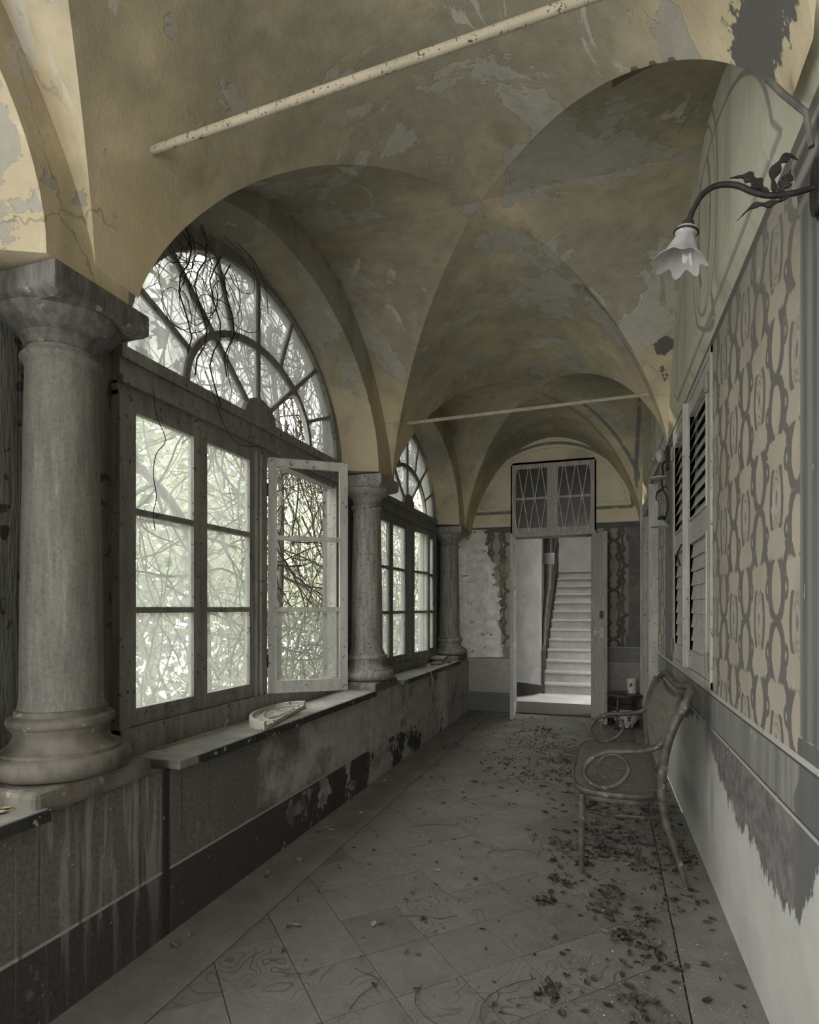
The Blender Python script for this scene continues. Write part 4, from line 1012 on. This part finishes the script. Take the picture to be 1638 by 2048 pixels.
# ------------------------------------------------------------------ wall sconces
def sconce(base, sc, label, up=False, detail=True):
    """base point on the right wall, arm leaves along -x"""
    bx_, by_, bz_ = base; t = thing('wall_sconce', label, 'wall lamp', base)
    P = lambda x, y, z: (bx_+x*sc, by_+y*sc, bz_+z*sc)
    m = MB(); n = 28
    for (r, x0, x1) in ((1, 0, -.012), (.86, -.012, -.024)):
        prof = [(P(x0, .042*r*math.cos(2*PI*k/n), .085*r*math.sin(2*PI*k/n)), P(x1, .042*r*math.cos(2*PI*k/n), .085*r*math.sin(2*PI*k/n))) for k in range(n)]
        o_ = len(m.v); m.add([p[0] for p in prof]+[p[1] for p in prof], [tuple(range(n)), tuple(range(n, 2*n))]+[(k, (k+1) % n, n+(k+1) % n, n+k) for k in range(n)])
    obj('backplate', m, M_iron, t)
    arm_ = catmull([P(-.02, 0, 0), P(-.07, 0, -.005), P(-.12, 0, .0), P(-.16, 0, .018), P(-.20, 0, .045), P(-.245, 0, .055), P(-.280, 0, .040), P(-.305, 0, .002), P(-.315, 0, -.025)], 6)
    obj('arm', MB().tube(arm_, .0075*sc, 10), M_iron, t, True)
    # acanthus leaves
    def acan(pts, w):
        m = MB(); c = catmull([P(*p) for p in pts], 5); N = len(c); L_ = []; R_ = []
        for i, p in enumerate(c):
            q = i/(N-1); ww = w*sc*math.sin(PI*min(1, q*1.02+.05))*(1+.55*math.sin(q*22)); tn = (c[min(i+1, N-1)]-c[max(i-1, 0)]).normalized(); nn = Vector((tn.z, 0, -tn.x))
            L_.append(p+nn*ww); R_.append(p-nn*ww)
        for off in (-.003, .003): m.strip([(a.x, a.y+off, a.z) for a in L_], [(a.x, a.y+off, a.z) for a in R_])
        m.strip([(a.x, a.y-.003, a.z) for a in L_], [(a.x, a.y+.003, a.z) for a in L_]); m.strip([(a.x, a.y-.003, a.z) for a in R_], [(a.x, a.y+.003, a.z) for a in R_])
        obj('acanthus_leaf', m, M_iron, t)
    acan([(-.125, 0, .004), (-.15, 0, .035), (-.175, 0, .062), (-.215, 0, .068)], .012)
    acan([(-.11, 0, .003), (-.115, 0, .045), (-.10, 0, .082), (-.075, 0, .092), (-.06, 0, .078)], .010)
    acan([(-.10, 0, .003), (-.085, 0, .03), (-.075, 0, .058)], .013)
    acan([(-.08, 0, -.012), (-.12, 0, -.022), (-.16, 0, -.018), (-.20, 0, -.05)], .006)
    # gallery and shade
    e = Vector(P(-.315, 0, -.025)); ax = Vector((-.22, 0, -1)).normalized(); u = Vector((0, 1, 0)); w_ = ax.cross(u)
    def ringp(r, d, n=48, wv=0.0, wd=0.0): r *= .92; d *= .88; return [e+ax*(d+wd*math.cos(8*2*PI*k/n))*sc+(u*math.cos(2*PI*k/n)+w_*math.sin(2*PI*k/n))*(r*(1+wv*math.cos(8*2*PI*k/n)))*sc for k in range(n)]
    def surf(rs, n=48):
        m = MB(); v = []
        for r_ in rs: v += ringp(*r_)
        m.add(v, [(i*n+k, i*n+(k+1) % n, (i+1)*n+(k+1) % n, (i+1)*n+k) for i in range(len(rs)-1) for k in range(n)]); return m
    obj('socket', surf([(.004, -.002, 48), (.014, .002, 48), (.020, .018, 48), (.020, .034, 48), (.016, .04, 48)]), M_iron, t, True)
    obj('gallery_ring', MB().tube(ringp(.033, .036, 24), .0028*sc, 6, True), M_iron, t, True)
    obj('gallery_screw', MB().tube([e+ax*.036*sc+u*.028*sc, e+ax*.036*sc+u*.05*sc], .0025*sc, 6), M_iron, t)
    rr = [(.024, .022, 48, 0, 0), (.030, .026, 48, 0, 0), (.031, .040, 48, 0, 0), (.026, .046, 48, 0, 0), (.033, .062, 48, .02, 0), (.042, .085, 48, .05, 0), (.053, .106, 48, .09, .003), (.072, .122, 48, .14, .009), (.073, .125, 48, .14, .009), (.056, .109, 48, .09, .003), (.040, .085, 48, .05, 0), (.030, .060, 48, .02, 0)]
    obj('glass_shade', surf(rr), M_shade, t, True)
    return t
sconce((rw(.0, 1.76), 1.76, 2.475), 1.0, 'near iron wall lamp with acanthus scrolls and a fluted glass shade')
t2 = thing('wall_sconce', 'far wall lamp with a drooping clear glass shade beside the shutters', 'wall lamp', (rw(0, 5.2), 5.2, 2.5))
bx2, by2 = rw(0, 5.2), 5.2
obj('backplate', MB().box(bx2-.02, bx2, by2-.05, by2+.05, 2.52, 2.70), M_iron, t2)
obj('arm', MB().tube(catmull([(bx2-.01, by2, 2.60), (bx2-.05, by2, 2.56), (bx2-.045, by2, 2.48), (bx2-.06, by2, 2.44)], 5), .008, 8), M_iron, t2, True)
obj('arm', MB().tube(catmull([(bx2-.06, by2, 2.44), (bx2-.055, by2, 2.38), (bx2-.04, by2, 2.34), (bx2-.015, by2, 2.28), (bx2-.012, by2, 2.20), (bx2-.03, by2, 2.13)], 5), .007, 8), M_iron, t2, True)
obj('drip_dish', MB().lathe([(.01, 0), (.07, .008), (.075, .018), (.06, .02), (.01, .016)], (bx2-.08, by2, 2.44), 24), M_rod, t2, True)
obj('acanthus_leaf', MB().tube([(bx2-.055, by2, 2.36), (bx2-.09, by2, 2.34), (bx2-.10, by2, 2.29), (bx2-.08, by2, 2.26)], [.010, .008, .006, .002], 6), M_iron, t2)
obj('acanthus_leaf', MB().tube([(bx2-.05, by2, 2.37), (bx2-.02, by2, 2.385), (bx2-.01, by2, 2.35)], [.009, .006, .002], 6), M_iron, t2)
obj('socket', MB().lathe([(.018, 0), (.032, .01), (.03, .03), (.012, .04)], (bx2-.055, by2, 2.105), 16), M_iron, t2, True)
obj('glass_shade', MB().lathe([(.03, 0), (.045, -.012), (.055, -.03), (.075, -.052), (.076, -.055), (.052, -.03), (.03, -.004)], (bx2-.065, by2, 2.11), 40, cap=False, wav=lambda i, a: .10*math.cos(7*a)*(1 if 2 <= i <= 5 else .2)), M_shade, t2, True)
tag(obj('lamp_bulb', MB().lathe([(.012, .0), (.03, .03), (.036, .06), (.026, .09), (.012, .105)], (bx2-.07, by2, 2.58), 16), M_shade, None, True), 'small glass globe above the far wall lamp', 'globe')
# broken conduit at the near capital
tag(obj('conduit', MB().tube([(.40, 1.78, 2.80), (.44, 1.80, 2.765), (rw(.03, 1.80), 1.80, 2.70), (rw(.02, 1.79), 1.79, 2.60)], .008, 8), M_stonedk, None, True), 'grey cable tube hanging above the near wall lamp', 'cable tube')
for q, (z0, dz) in enumerate(((2.875, .05), (2.86, .07), (2.84, .04), (2.885, .03))):
    y = 1.93+.012*q
    tag(obj('wire_stub', MB().tube([(rw(.004, y), y, z0), (rw(.03, y), y+.01, z0+dz*.5), (rw(.035+.01*q, y), y-.005, z0+dz)], .003, 5), M_iron), 'bent black wire stub at the painted capital', 'wire', 'wire stubs at the painted capital')

# ------------------------------------------------------------------ things on the window sills
pl = thing('broken_rosette', 'broken white plaster rosette lying on the near window sill', 'plaster fragment', (-1.90, 3.10, .744))
pcx, pcy, zz = -1.805, 3.10, .743
def half(r, a0=-.06, a1=PI-.1, n=26): return [(pcx-r*math.sin(a0+(a1-a0)*k/n)*.80+.05*math.cos(a0+(a1-a0)*k/n), pcy-r*1.45*math.cos(a0+(a1-a0)*k/n)) for k in range(n+1)]
def ringpiece(r0, r1, z0, z1):
    A_, B_ = half(r0), half(r1); n = len(A_); m = MB()
    v = [(x, y, z0) for x, y in A_]+[(x, y, z0) for x, y in B_]+[(x, y, z1) for x, y in B_]+[(x, y, z1) for x, y in A_]
    f = [(s*n+i, s*n+i+1, ((s+1) % 4)*n+i+1, ((s+1) % 4)*n+i) for s in range(4) for i in range(n-1)]+[(0, n, 2*n, 3*n), (n-1, 2*n-1, 3*n-1, 4*n-1)]
    return m.add(v, f)
obj('disc', MB().prism(half(.225), lambda x, y: (x, y, zz), lambda x, y: (x, y, zz+.022)), M_plaster_w, pl)
obj('rim', ringpiece(.225, .243, zz, zz+.045), M_plaster_w, pl)
obj('inner_ring', ringpiece(.165, .178, zz+.02, zz+.036), M_plaster_w, pl)
for k in range(11):
    a = .15+k*(PI-.3)/10; obj('petal', MB().bar((pcx-.05*math.sin(a), pcy-.07*math.cos(a), zz+.026), (pcx-.135*math.sin(a), pcy-.19*math.cos(a), zz+.03), .011, .010), M_plaster_w, pl)
obj('shard', MB().prism([(-1.84, 3.00), (-1.81, 3.02), (-1.80, 3.14), (-1.83, 3.16)], lambda x, y: (x, y, zz+.022), lambda x, y: (x-.01, y, zz+.036)), M_plaster_w, pl)
for k, (x, y, a, l, w_, h) in enumerate(((-1.90, 6.86, .2, .30, .20, .018), (-1.90, 6.88, .35, .26, .18, .02), (-1.92, 6.84, .1, .22, .17, .02), (-1.86, 6.55, -.2, .16, .10, .014))):
    z0 = .743+(0, .019, .040, 0)[k]; ca, sa = math.cos(a), math.sin(a)
    m = MB().box(-w_/2, w_/2, -l/2, l/2, z0, z0+h); m.v = [(x+p[0]*ca-p[1]*sa, y+p[0]*sa+p[1]*ca, p[2]+(.012 if (k == 2 and p[1] > 0) else 0)) for p in m.v]
    tag(obj('stone_shard', m, M_paper), ['lowest dark slate shard stacked on the far sill', 'middle dark slate shard of the stack on the far sill', 'topmost curling slate shard of the stack on the far sill', 'small loose slate shard in front of the stack on the far sill'][k], 'slate')
tag(obj('reed_stalk', MB().tube([(-1.86, 6.05, .748), (-1.76, 5.90, .80), (-1.66, 5.72, .62)], .003, 5), M_leaf[1]), 'thin pale straw leaning over the edge of the far sill', 'straw')
tag(obj('reed_stalk', MB().tube([(-1.97, 2.20, .75), (-1.95, 2.45, .755), (-1.93, 2.65, .76), (-1.96, 2.74, .79)], .0025, 5), M_leaf[1]), 'thin pale stalk lying on the near sill beside the rosette', 'straw')

# ------------------------------------------------------------------ dry leaves on the floor
def leaf_mesh(name, mat, lobes, seed):
    r = random.Random(seed); n = 12; v = [(0, 0, .004)]; L_ = .5
    for k in range(n):
        a = 2*PI*k/n; rr = .5*(1-.35*abs(math.sin(a)))*(1+lobes*math.cos(5*a)*.35); x = rr*math.cos(a); y = rr*math.sin(a)*.8
        v.append((x, y, .02+.22*abs(y)+.10*x*x*r.uniform(.3, 1.6)+r.uniform(0, .05)))
    f = [(0, 1+k, 1+(k+1) % n) for k in range(n)]
    # petiole
    m = MB(); m.add(v, f); m.tube([(-.45, 0, .02), (-.75, .05, .06)], .02, 3)
    mz = min(p[2] for p in m.v); m.v = [(p[0], p[1], p[2]-mz) for p in m.v]
    me = bpy.data.meshes.new(name); me.from_pydata(m.v, [], m.f); me.materials.append(mat); me.update(); return me
LM = [leaf_mesh('dry_leaf', M_leaf[k % 4], .0 if k % 3 else .6, k) for k in range(8)]
def drop(mesh, name, x, y, z, s, label, group, cat='leaf'):
    o = bpy.data.objects.new(name, mesh); C.objects.link(o); o.location = (x, y, z); o.scale = (s, s, s*R.uniform(.6, 1.3)); o.rotation_euler = (R.uniform(-.15, .15), R.uniform(-.15, .15), R.uniform(0, 6.28)); tag(o, label, cat, group); return o
def cluster(n, cx, cy_, sx_, sy_, label, group, mats=(0, 2, 3, 4, 6), s=(.030, .066), ang=0.0):
    for _ in range(n):
        a, b = R.gauss(0, 1), R.gauss(0, 1); x = cx+a*sx_*math.cos(ang)-b*sy_*math.sin(ang); y = cy_+a*sx_*math.sin(ang)+b*sy_*math.cos(ang)
        x = min(max(x, -1.70), XRW(y)-.05); y = min(max(y, 1.7), 7.55)
        drop(LM[R.choice(mats)], 'dry_leaf', x, y, .003, R.uniform(*s), label, group)
cluster(44, .05, 3.75, .16, .35, 'dark dry leaf among those under the settee', 'leaves under the settee')
cluster(18, -.02, 2.88, .10, .14, 'dry leaf of the clump in front of the settee', 'leaf clump before the settee')
cluster(14, .17, 2.55, .06, .10, 'dry leaf of the clump beside the long border joint', 'leaf clump at the border joint')
cluster(16, .05, 2.25, .18, .18, 'dark curled leaf on the near right part of the floor', 'leaves on the near right floor', s=(.028, .052))
cluster(26, .40, 3.0, .04, .6, 'dry leaf along the foot of the painted wall', 'leaves at the foot of the painted wall', s=(.022, .045))
cluster(60, -.45, 5.6, .50, .55, 'dry leaf scattered on the floor beyond the settee', 'leaves on the far floor')
cluster(34, -.15, 4.6, .45, .35, 'dry leaf on the floor left of the far end of the settee', 'leaves left of the settee')
cluster(26, .25, 5.1, .12, .25, 'dry leaf of the heap behind the settee', 'leaf heap behind the settee')
cluster(20, -.20, 3.6, .16, .22, 'dry leaf of the patch by the front legs of the settee', 'leaves by the front legs')
cluster(24, -1.66, 3.3, .05, .75, 'crumpled leaf along the foot of the parapet wall', 'leaves at the foot of the parapet', mats=(0, 1, 3, 5, 7), s=(.028, .060))
for (x, y, l) in ((-.86, 3.02, 'pale leaf lying alone in the middle of the floor'), (-.92, 4.15, 'pale leaf on the floor near the parapet'), (-.98, 2.42, 'pale leaf lying on the near tiles'), (-1.30, 2.30, 'small pale leaf near the foot of the parapet'), (.10, 3.42, 'pale leaf under the settee')):
    drop(LM[1 if x < 0 else 5], 'dry_leaf', x, y, .003, .05, l, None)
for (x, y, s_, l) in ((-1.79, 1.98, .06, 'ochre leaf resting on the near column plinth'), (-1.86, 1.40, .05, 'ochre leaf at the left edge of the near plinth'), (-1.84, 1.36, .06, 'curled ochre leaf on the near left sill'), (-1.90, 1.34, .05, 'second ochre leaf on the near left sill')):
    drop(LM[1], 'dry_leaf', x, y, (.797 if y > 1.41 else .744), s_, l, None)
# crumbs: nobody could count these
m = MB()
for _ in range(4200):
    u_ = R.random()
    if u_ < .45: x = R.gauss(.15, .22); y = R.uniform(1.9, 4.2)
    elif u_ < .7: x = R.gauss(-.2, .5); y = R.gauss(5.2, .8)
    elif u_ < .82: x = -1.76+abs(R.gauss(0, .06)); y = R.uniform(2.1, 7)
    elif u_ < .92: y = R.uniform(2, 6); x = XRW(y)-.02-abs(R.gauss(0, .05))
    else: x = R.uniform(-1.5, .4); y = R.uniform(1.8, 7)
    if x > XRW(y)-.015 or x < -1.765 or y > 7.8 or y < 1.6: continue
    s_ = R.uniform(.0012, .0036)*(1 if R.random() < .93 else 1.8); a = R.uniform(0, 3); c_, d_ = math.cos(a)*s_, math.sin(a)*s_; h = s_*.7
    m.add([(x+c_, y+d_, .002), (x-d_, y+c_, .002), (x-c_, y-d_, .002), (x+d_, y-c_, .002), (x, y, .002+h)], [(0, 1, 4), (1, 2, 4), (2, 3, 4), (3, 0, 4), (3, 2, 1, 0)])
M_crumb = simple('plaster_crumb', (.10, .095, .085), (.45, .43, .40), 90, .9, lo=.42, hi=.58)
tag(obj('floor_grit', m, M_crumb), 'grit and plaster crumbs strewn over the floor', 'grit', kind='stuff')
V = []; F = []
CL = [(R.gauss(-.35, .5), R.gauss(5.6, .75), R.uniform(.05, .16)) for _ in range(34)]+[(R.gauss(.12, .15), R.gauss(3.75, .45), R.uniform(.04, .12)) for _ in range(18)]+[(R.gauss(-.1, .2), R.gauss(2.95, .4), R.uniform(.02, .05)) for _ in range(5)]+[(.17, 2.56, .05), (-.02, 2.9, .07), (.1, 2.2, .05), (-.25, 3.55, .08), (-.2, 2.2, .04), (.33, 4.9, .14), (.2, 5.1, .12)]
for _ in range(2700):
    c = CL[R.randrange(len(CL))]; x = R.gauss(c[0], c[2]); y = R.gauss(c[1], c[2]*1.2)
    if R.random() < .12: x = R.uniform(-1.4, .4); y = R.uniform(2, 7.3)
    if x > XRW(y)-.03 or x < -1.7 or y > 7.6 or y < 1.9: continue
    s_ = R.uniform(.006, .020); a = R.uniform(0, 6.3); c_, d_ = math.cos(a)*s_, math.sin(a)*s_; o_ = len(V); h = R.uniform(.004, .018)
    V += [(x+c_, y+d_, .004), (x-d_*.5, y+c_*.5, .003+h), (x-c_, y-d_, .004), (x+d_*.5, y-c_*.5, .004+h*.3)]; F.append((o_, o_+1, o_+2, o_+3))
lo_ = fast_mesh('leaf_litter', V, F, simple('crushed_leaf', (.03, .026, .02), (.13, .11, .085), 60, .9, lo=.42, hi=.60)); tag(lo_, 'fine crushed leaf litter spread between the whole leaves', 'litter', kind='stuff')
for k, (x, y, L_, a) in enumerate(((-.75, 2.55, .35, .5), (-.55, 1.95, .3, 2.2), (-1.1, 3.6, .3, .2), (-.35, 2.1, .25, 1.2), (-.5, 3.35, .22, .1), (-.85, 2.0, .3, 1.9))):
    pts = [(x+math.cos(a)*L_*(t-.5)+.05*math.sin(t*5+k), y+math.sin(a)*L_*(t-.5)+.05*math.cos(t*4+k), .005+.01*math.sin(t*PI)) for t in np.linspace(0, 1, 8)]
    tag(obj('dry_twig', MB().tube(pts, .0018, 5), M_leaf[0]), 'thin curved twig on the bare near tiles', 'twig', 'twigs on the near tiles')

# ------------------------------------------------------------------ garden outside
tag(obj('ground', MB().box(-40, -2.35, -30, 40, -.6, -.5), M_ground), 'pale garden ground outside the windows', kind='structure')
tag(obj('ground_right', MB().box(.7, 30, -30, 40, -.6, -.5), M_ground), 'pale ground beyond the house', kind='structure')
def wander(p, d, n, st_, curl, r, g=0.0):
    pts = [Vector(p)]; d = Vector(d).normalized()
    for i in range(n):
        d = (d+Vector((r.gauss(0, curl), r.gauss(0, curl), r.gauss(0, curl)+g))).normalized(); pts.append(pts[-1]+d*st_)
    return pts
rv = random.Random(5)
def tangle(name, label, y0, y1, nstem, seed, x0=-3.3, x1=-2.5, z0=-.4, z1=4.3):
    r = random.Random(seed); m = MB()
    for k in range(nstem):
        p = (r.uniform(x0, x1), r.uniform(y0, y1), r.uniform(z0, z1)); up = r.random()
        d = (r.gauss(0, .12), r.gauss(0, .5), r.choice([-1, 1])*r.uniform(.3, 1.2)) if up < .7 else (r.gauss(0, .1), r.gauss(0, 1), r.gauss(0, .3))
        pts = wander(p, d, r.randint(9, 22), .085, .17, r, -.01)
        pts = [Vector((min(q.x, -2.18), q.y, q.z)) for q in pts]
        rad = r.choice([.0022, .003, .004, .005, .007, .010]); m.tube(pts, [rad*(1-.6*i/len(pts)) for i in range(len(pts))], 3)
    o = obj(name, m, M_vine, label); o['kind'] = 'stuff'; return o
def leaves(name, label, cat, n, fn, s0, s1, mat, seed):
    r = random.Random(seed); V = []; F = []
    for _ in range(n):
        x, y, z = fn(r); s = r.uniform(s0, s1); M_ = Matrix.Rotation(r.uniform(0, 6.28), 3, 'Z') @ Matrix.Rotation(r.uniform(-1.1, 1.1), 3, 'X') @ Matrix.Rotation(r.uniform(-1.3, 1.3), 3, 'Y'); o_ = len(V)
        for (a, b, c) in ((-.5, 0, 0), (0, -.32, .08), (.55, 0, 0), (0, .32, .08)): q = M_ @ Vector((a*s, b*s, c*s)); V.append((x+q.x, y+q.y, z+q.z))
        F += [(o_, o_+1, o_+2, o_+3)]
    o = fast_mesh(name, V, F, mat); tag(o, label, cat, kind='stuff')
    return o
def leaf_part(par, n, fn, s0, s1, mat, seed):
    o = leaves('foliage', None, None, n, fn, s0, s1, mat, seed); o.parent = par; o.location = -par.location
def hedge(nm, label, cx, cy_, cz, rx, ry, rz, n, seed, s0=.10, s1=.24):
    t = thing(nm, label, 'shrub', (cx, cy_, -.5), group='shrubs in the garden')
    def fn(r):
        while True:
            a, b, c = r.uniform(-1, 1), r.uniform(-1, 1), r.uniform(-1, 1); q = a*a+b*b+c*c
            if .35 < q < 1: return (cx+a*rx, cy_+b*ry, max(-.45, cz+c*rz))
    f = leaves('foliage', None, None, n, fn, s0, s1, M_fol2, seed); f['kind'] = 'stuff'; f.parent = t; f.location = (-cx, -cy_, .5)
    m = MB(); r = random.Random(seed)
    for k in range(5): m.tube(wander((cx+r.uniform(-.2, .2), cy_+r.uniform(-.2, .2), -.55), (r.gauss(0, .25), r.gauss(0, .3), 1), 14, (cz+rz*.5)/14, .08, r), [.035*(1-.8*i/15) for i in range(15)], 6)
    obj('stem', m, M_bark, t)
HD = [(-5.6, 3.6, 1.2, 1.2, 1.7, 2.0), (-6.2, 7.2, 1.4, 1.3, 1.8, 2.3), (-6.4, 10.9, 1.5, 1.4, 1.8, 2.4), (-6.0, 14.0, 1.6, 1.6, 2.4, 2.6), (-9.5, 9.0, 3.4, 2.0, 3.6, 3.4), (-9.5, 2.5, 3.6, 2.0, 3.4, 3.2), (-10.5, 16.5, 3.6, 2.4, 4.0, 3.8), (-8.2, 21.5, 2.8, 2.6, 3.6, 3.6)]
HL = ['pale green shrub closest behind the near window', 'pale shrub behind the gap between the two windows', 'pale shrub behind the far window', 'pale shrub beyond the far window in line with the last column', 'tall pale green thicket behind the middle shrubs', 'tall pale green thicket filling the near fanlight', 'tall thicket seen through the far fanlight', 'most distant thicket beyond the far window']
for k, h in enumerate(HD): hedge('garden_shrub', HL[k], *h, 2600 if k < 4 else 4200, 30+k, *((.09, .20) if k < 4 else (.18, .36)))
# leaning trunks and boughs
def bough(par, pts, r0, r1, sub=6, seed=0):
    r = random.Random(seed); c = catmull(pts, 8)
    t = obj('trunk', MB().tube(c, [r0+(r1-r0)*i/(len(c)-1) for i in range(len(c))], 9), M_bark, par, True)
    for k in range(sub):
        i = r.randint(len(c)//4, len(c)-3); w_ = wander(c[i], (r.gauss(0, .3), r.gauss(0, 1), r.gauss(.3, .6)), 12, .09, .12, r)
        w_ = [Vector((min(q.x, -2.2), q.y, q.z)) for q in w_]
        obj('branch', MB().tube(w_, [r1*.7*(1-.8*j/13) for j in range(13)], 5), M_bark, t)
cn = thing('garden_creeper', 'creeper with leaning trunks and bare stems pressed against the near window', 'creeper', (-2.7, 3.2, -.5))
bough(cn, [(-2.75, 2.75, -.5), (-2.7, 2.70, .6), (-2.68, 2.66, 1.5), (-2.72, 2.55, 2.0), (-2.85, 2.25, 2.45), (-2.9, 2.0, 3.0), (-2.8, 1.9, 3.8)], .045, .02, 8, 1)
bough(cn, [(-2.9, 3.75, -.5), (-2.85, 3.70, .7), (-2.82, 3.62, 1.5), (-2.85, 3.45, 2.0), (-2.95, 3.1, 2.35), (-3.1, 2.7, 2.5)], .05, .025, 8, 2)
bough(cn, [(-2.7, 4.55, -.5), (-2.72, 4.50, .8), (-2.66, 4.45, 1.8), (-2.7, 4.5, 2.8), (-2.75, 4.4, 3.8)], .04, .02, 9, 3)
bough(cn, [(-2.8, 2.0, 1.95), (-2.85, 2.6, 1.90), (-2.9, 3.3, 1.98), (-2.95, 4.2, 1.9)], .018, .012, 5, 4)
tangle('vine_tangle', cn, 1.9, 4.3, 300, 1, -2.9, -2.3)
tangle('vine_tangle', cn, 3.7, 5.2, 520, 2, -3.0, -2.35)
leaf_part(cn, 1300, lambda r: (r.uniform(-3.6, -2.45), r.uniform(1.5, 5.2), r.uniform(-.2, 3.8)), .04, .11, M_fol, 1)
cf = thing('garden_creeper', 'dense creeper of bare stems hanging outside the far window', 'creeper', (-2.9, 7.2, -.5))
bough(cf, [(-2.9, 7.1, -.5), (-2.9, 7.2, 1.0), (-2.85, 7.1, 2.2), (-2.9, 7.3, 3.6)], .05, .02, 8, 5)
tangle('vine_tangle', cf, 5.4, 9.5, 900, 3, -3.3, -2.75)
leaf_part(cf, 1400, lambda r: (r.uniform(-3.9, -2.7), r.uniform(5.4, 10.5), r.uniform(-.4, 3.8)), .05, .12, M_fol, 2)

# dry tendrils hanging inside the near fanlight
rt = random.Random(11)
tv = thing('dry_creeper', 'black dry creeper curling inside the near fanlight', 'creeper', (-1.98, 2.5, 3.2))
for k in range(22):
    p = (-1.99+rt.uniform(-.02, .03), rt.uniform(2.35, 2.85), rt.uniform(2.95, 3.30)); a0 = rt.uniform(0, 6.28); cur = rt.choice([-1, 1])*rt.uniform(.12, .5); pts = [Vector(p)]
    for i in range(rt.randint(10, 20)):
        a0 += cur+rt.gauss(0, .15); pts.append(pts[-1]+Vector((rt.gauss(0, .004), math.cos(a0)*.042, math.sin(a0)*.042-.003)))
    pts = [Vector((min(max(q.x, -2.005), -1.93), min(max(q.y, 2.15), 3.3), min(max(q.z, 2.60), 3.42))) for q in pts]
    obj('tendril', MB().tube(pts, [.0026*(1-.5*i/len(pts)) for i in range(len(pts))], 5), M_vinein, tv)
for k in range(4): y = 2.42+.12*k; obj('stem', MB().tube([(-1.985, y+.05*math.sin(j*1.3+k), 3.30-.09*j) for j in range(8+k % 3)], .004, 5), M_vinein, tv)
def string(label, pts, r=.0022): tag(obj('dry_tendril', MB().tube(catmull(pts, 6), r, 5), M_vinein), label, 'tendril')
string('black tendril hanging in front of the upper left pane', [(-2.0, 2.22, 2.42), (-2.0, 2.24, 2.30), (-2.0, 2.30, 2.20), (-2.0, 2.24, 2.12), (-2.0, 2.22, 2.02), (-2.0, 2.24, 1.92), (-2.0, 2.22, 1.84), (-2.0, 2.23, 1.76)])
string('thin tendril looping along the transom beam', [(-1.97, 2.55, 2.62), (-1.96, 2.62, 2.50), (-1.96, 2.7, 2.38), (-1.97, 2.85, 2.32), (-1.97, 3.05, 2.36)])
string('tendril looped over the top of the middle column', [(-1.86, 4.50, 2.22), (-1.79, 4.60, 2.25), (-1.78, 4.70, 2.18), (-1.79, 4.72, 2.0), (-1.78, 4.70, 1.86), (-1.80, 4.80, 1.80)])
string('tendril hanging beside the far column', [(-1.98, 6.9, 2.38), (-1.90, 7.05, 2.42), (-1.84, 7.12, 2.3), (-1.86, 7.15, 2.1), (-1.84, 7.1, 1.9), (-1.86, 7.12, 1.6), (-1.84, 7.14, 1.4)])
string('wisp of creeper along the top of the near arch', [(-2.0, 2.1, 3.02), (-1.99, 2.35, 3.26), (-1.98, 2.65, 3.42), (-1.96, 2.95, 3.43), (-1.96, 3.1, 3.34), (-1.97, 3.15, 3.2)])
pv = thing('sill_seedling', 'small green seedling growing on the far window sill', 'plant', (-1.98, 6.15, .745))
obj('stem', MB().tube([(-1.98, 6.15, .745), (-1.97, 6.17, .85), (-1.96, 6.2, .93)], .003, 5), M_fol, pv)
for k in range(6):
    a = k*1.1; m = MB(); c0 = Vector((-1.97, 6.17, .80+.025*k)); d = Vector((math.cos(a), math.sin(a), .2))*.06; n_ = Vector((-math.sin(a), math.cos(a), 0))*.022
    m.add([c0, c0+d*.5+n_, c0+d, c0+d*.5-n_], [(0, 1, 2, 3)]); obj('leaf', m, M_fol, pv)
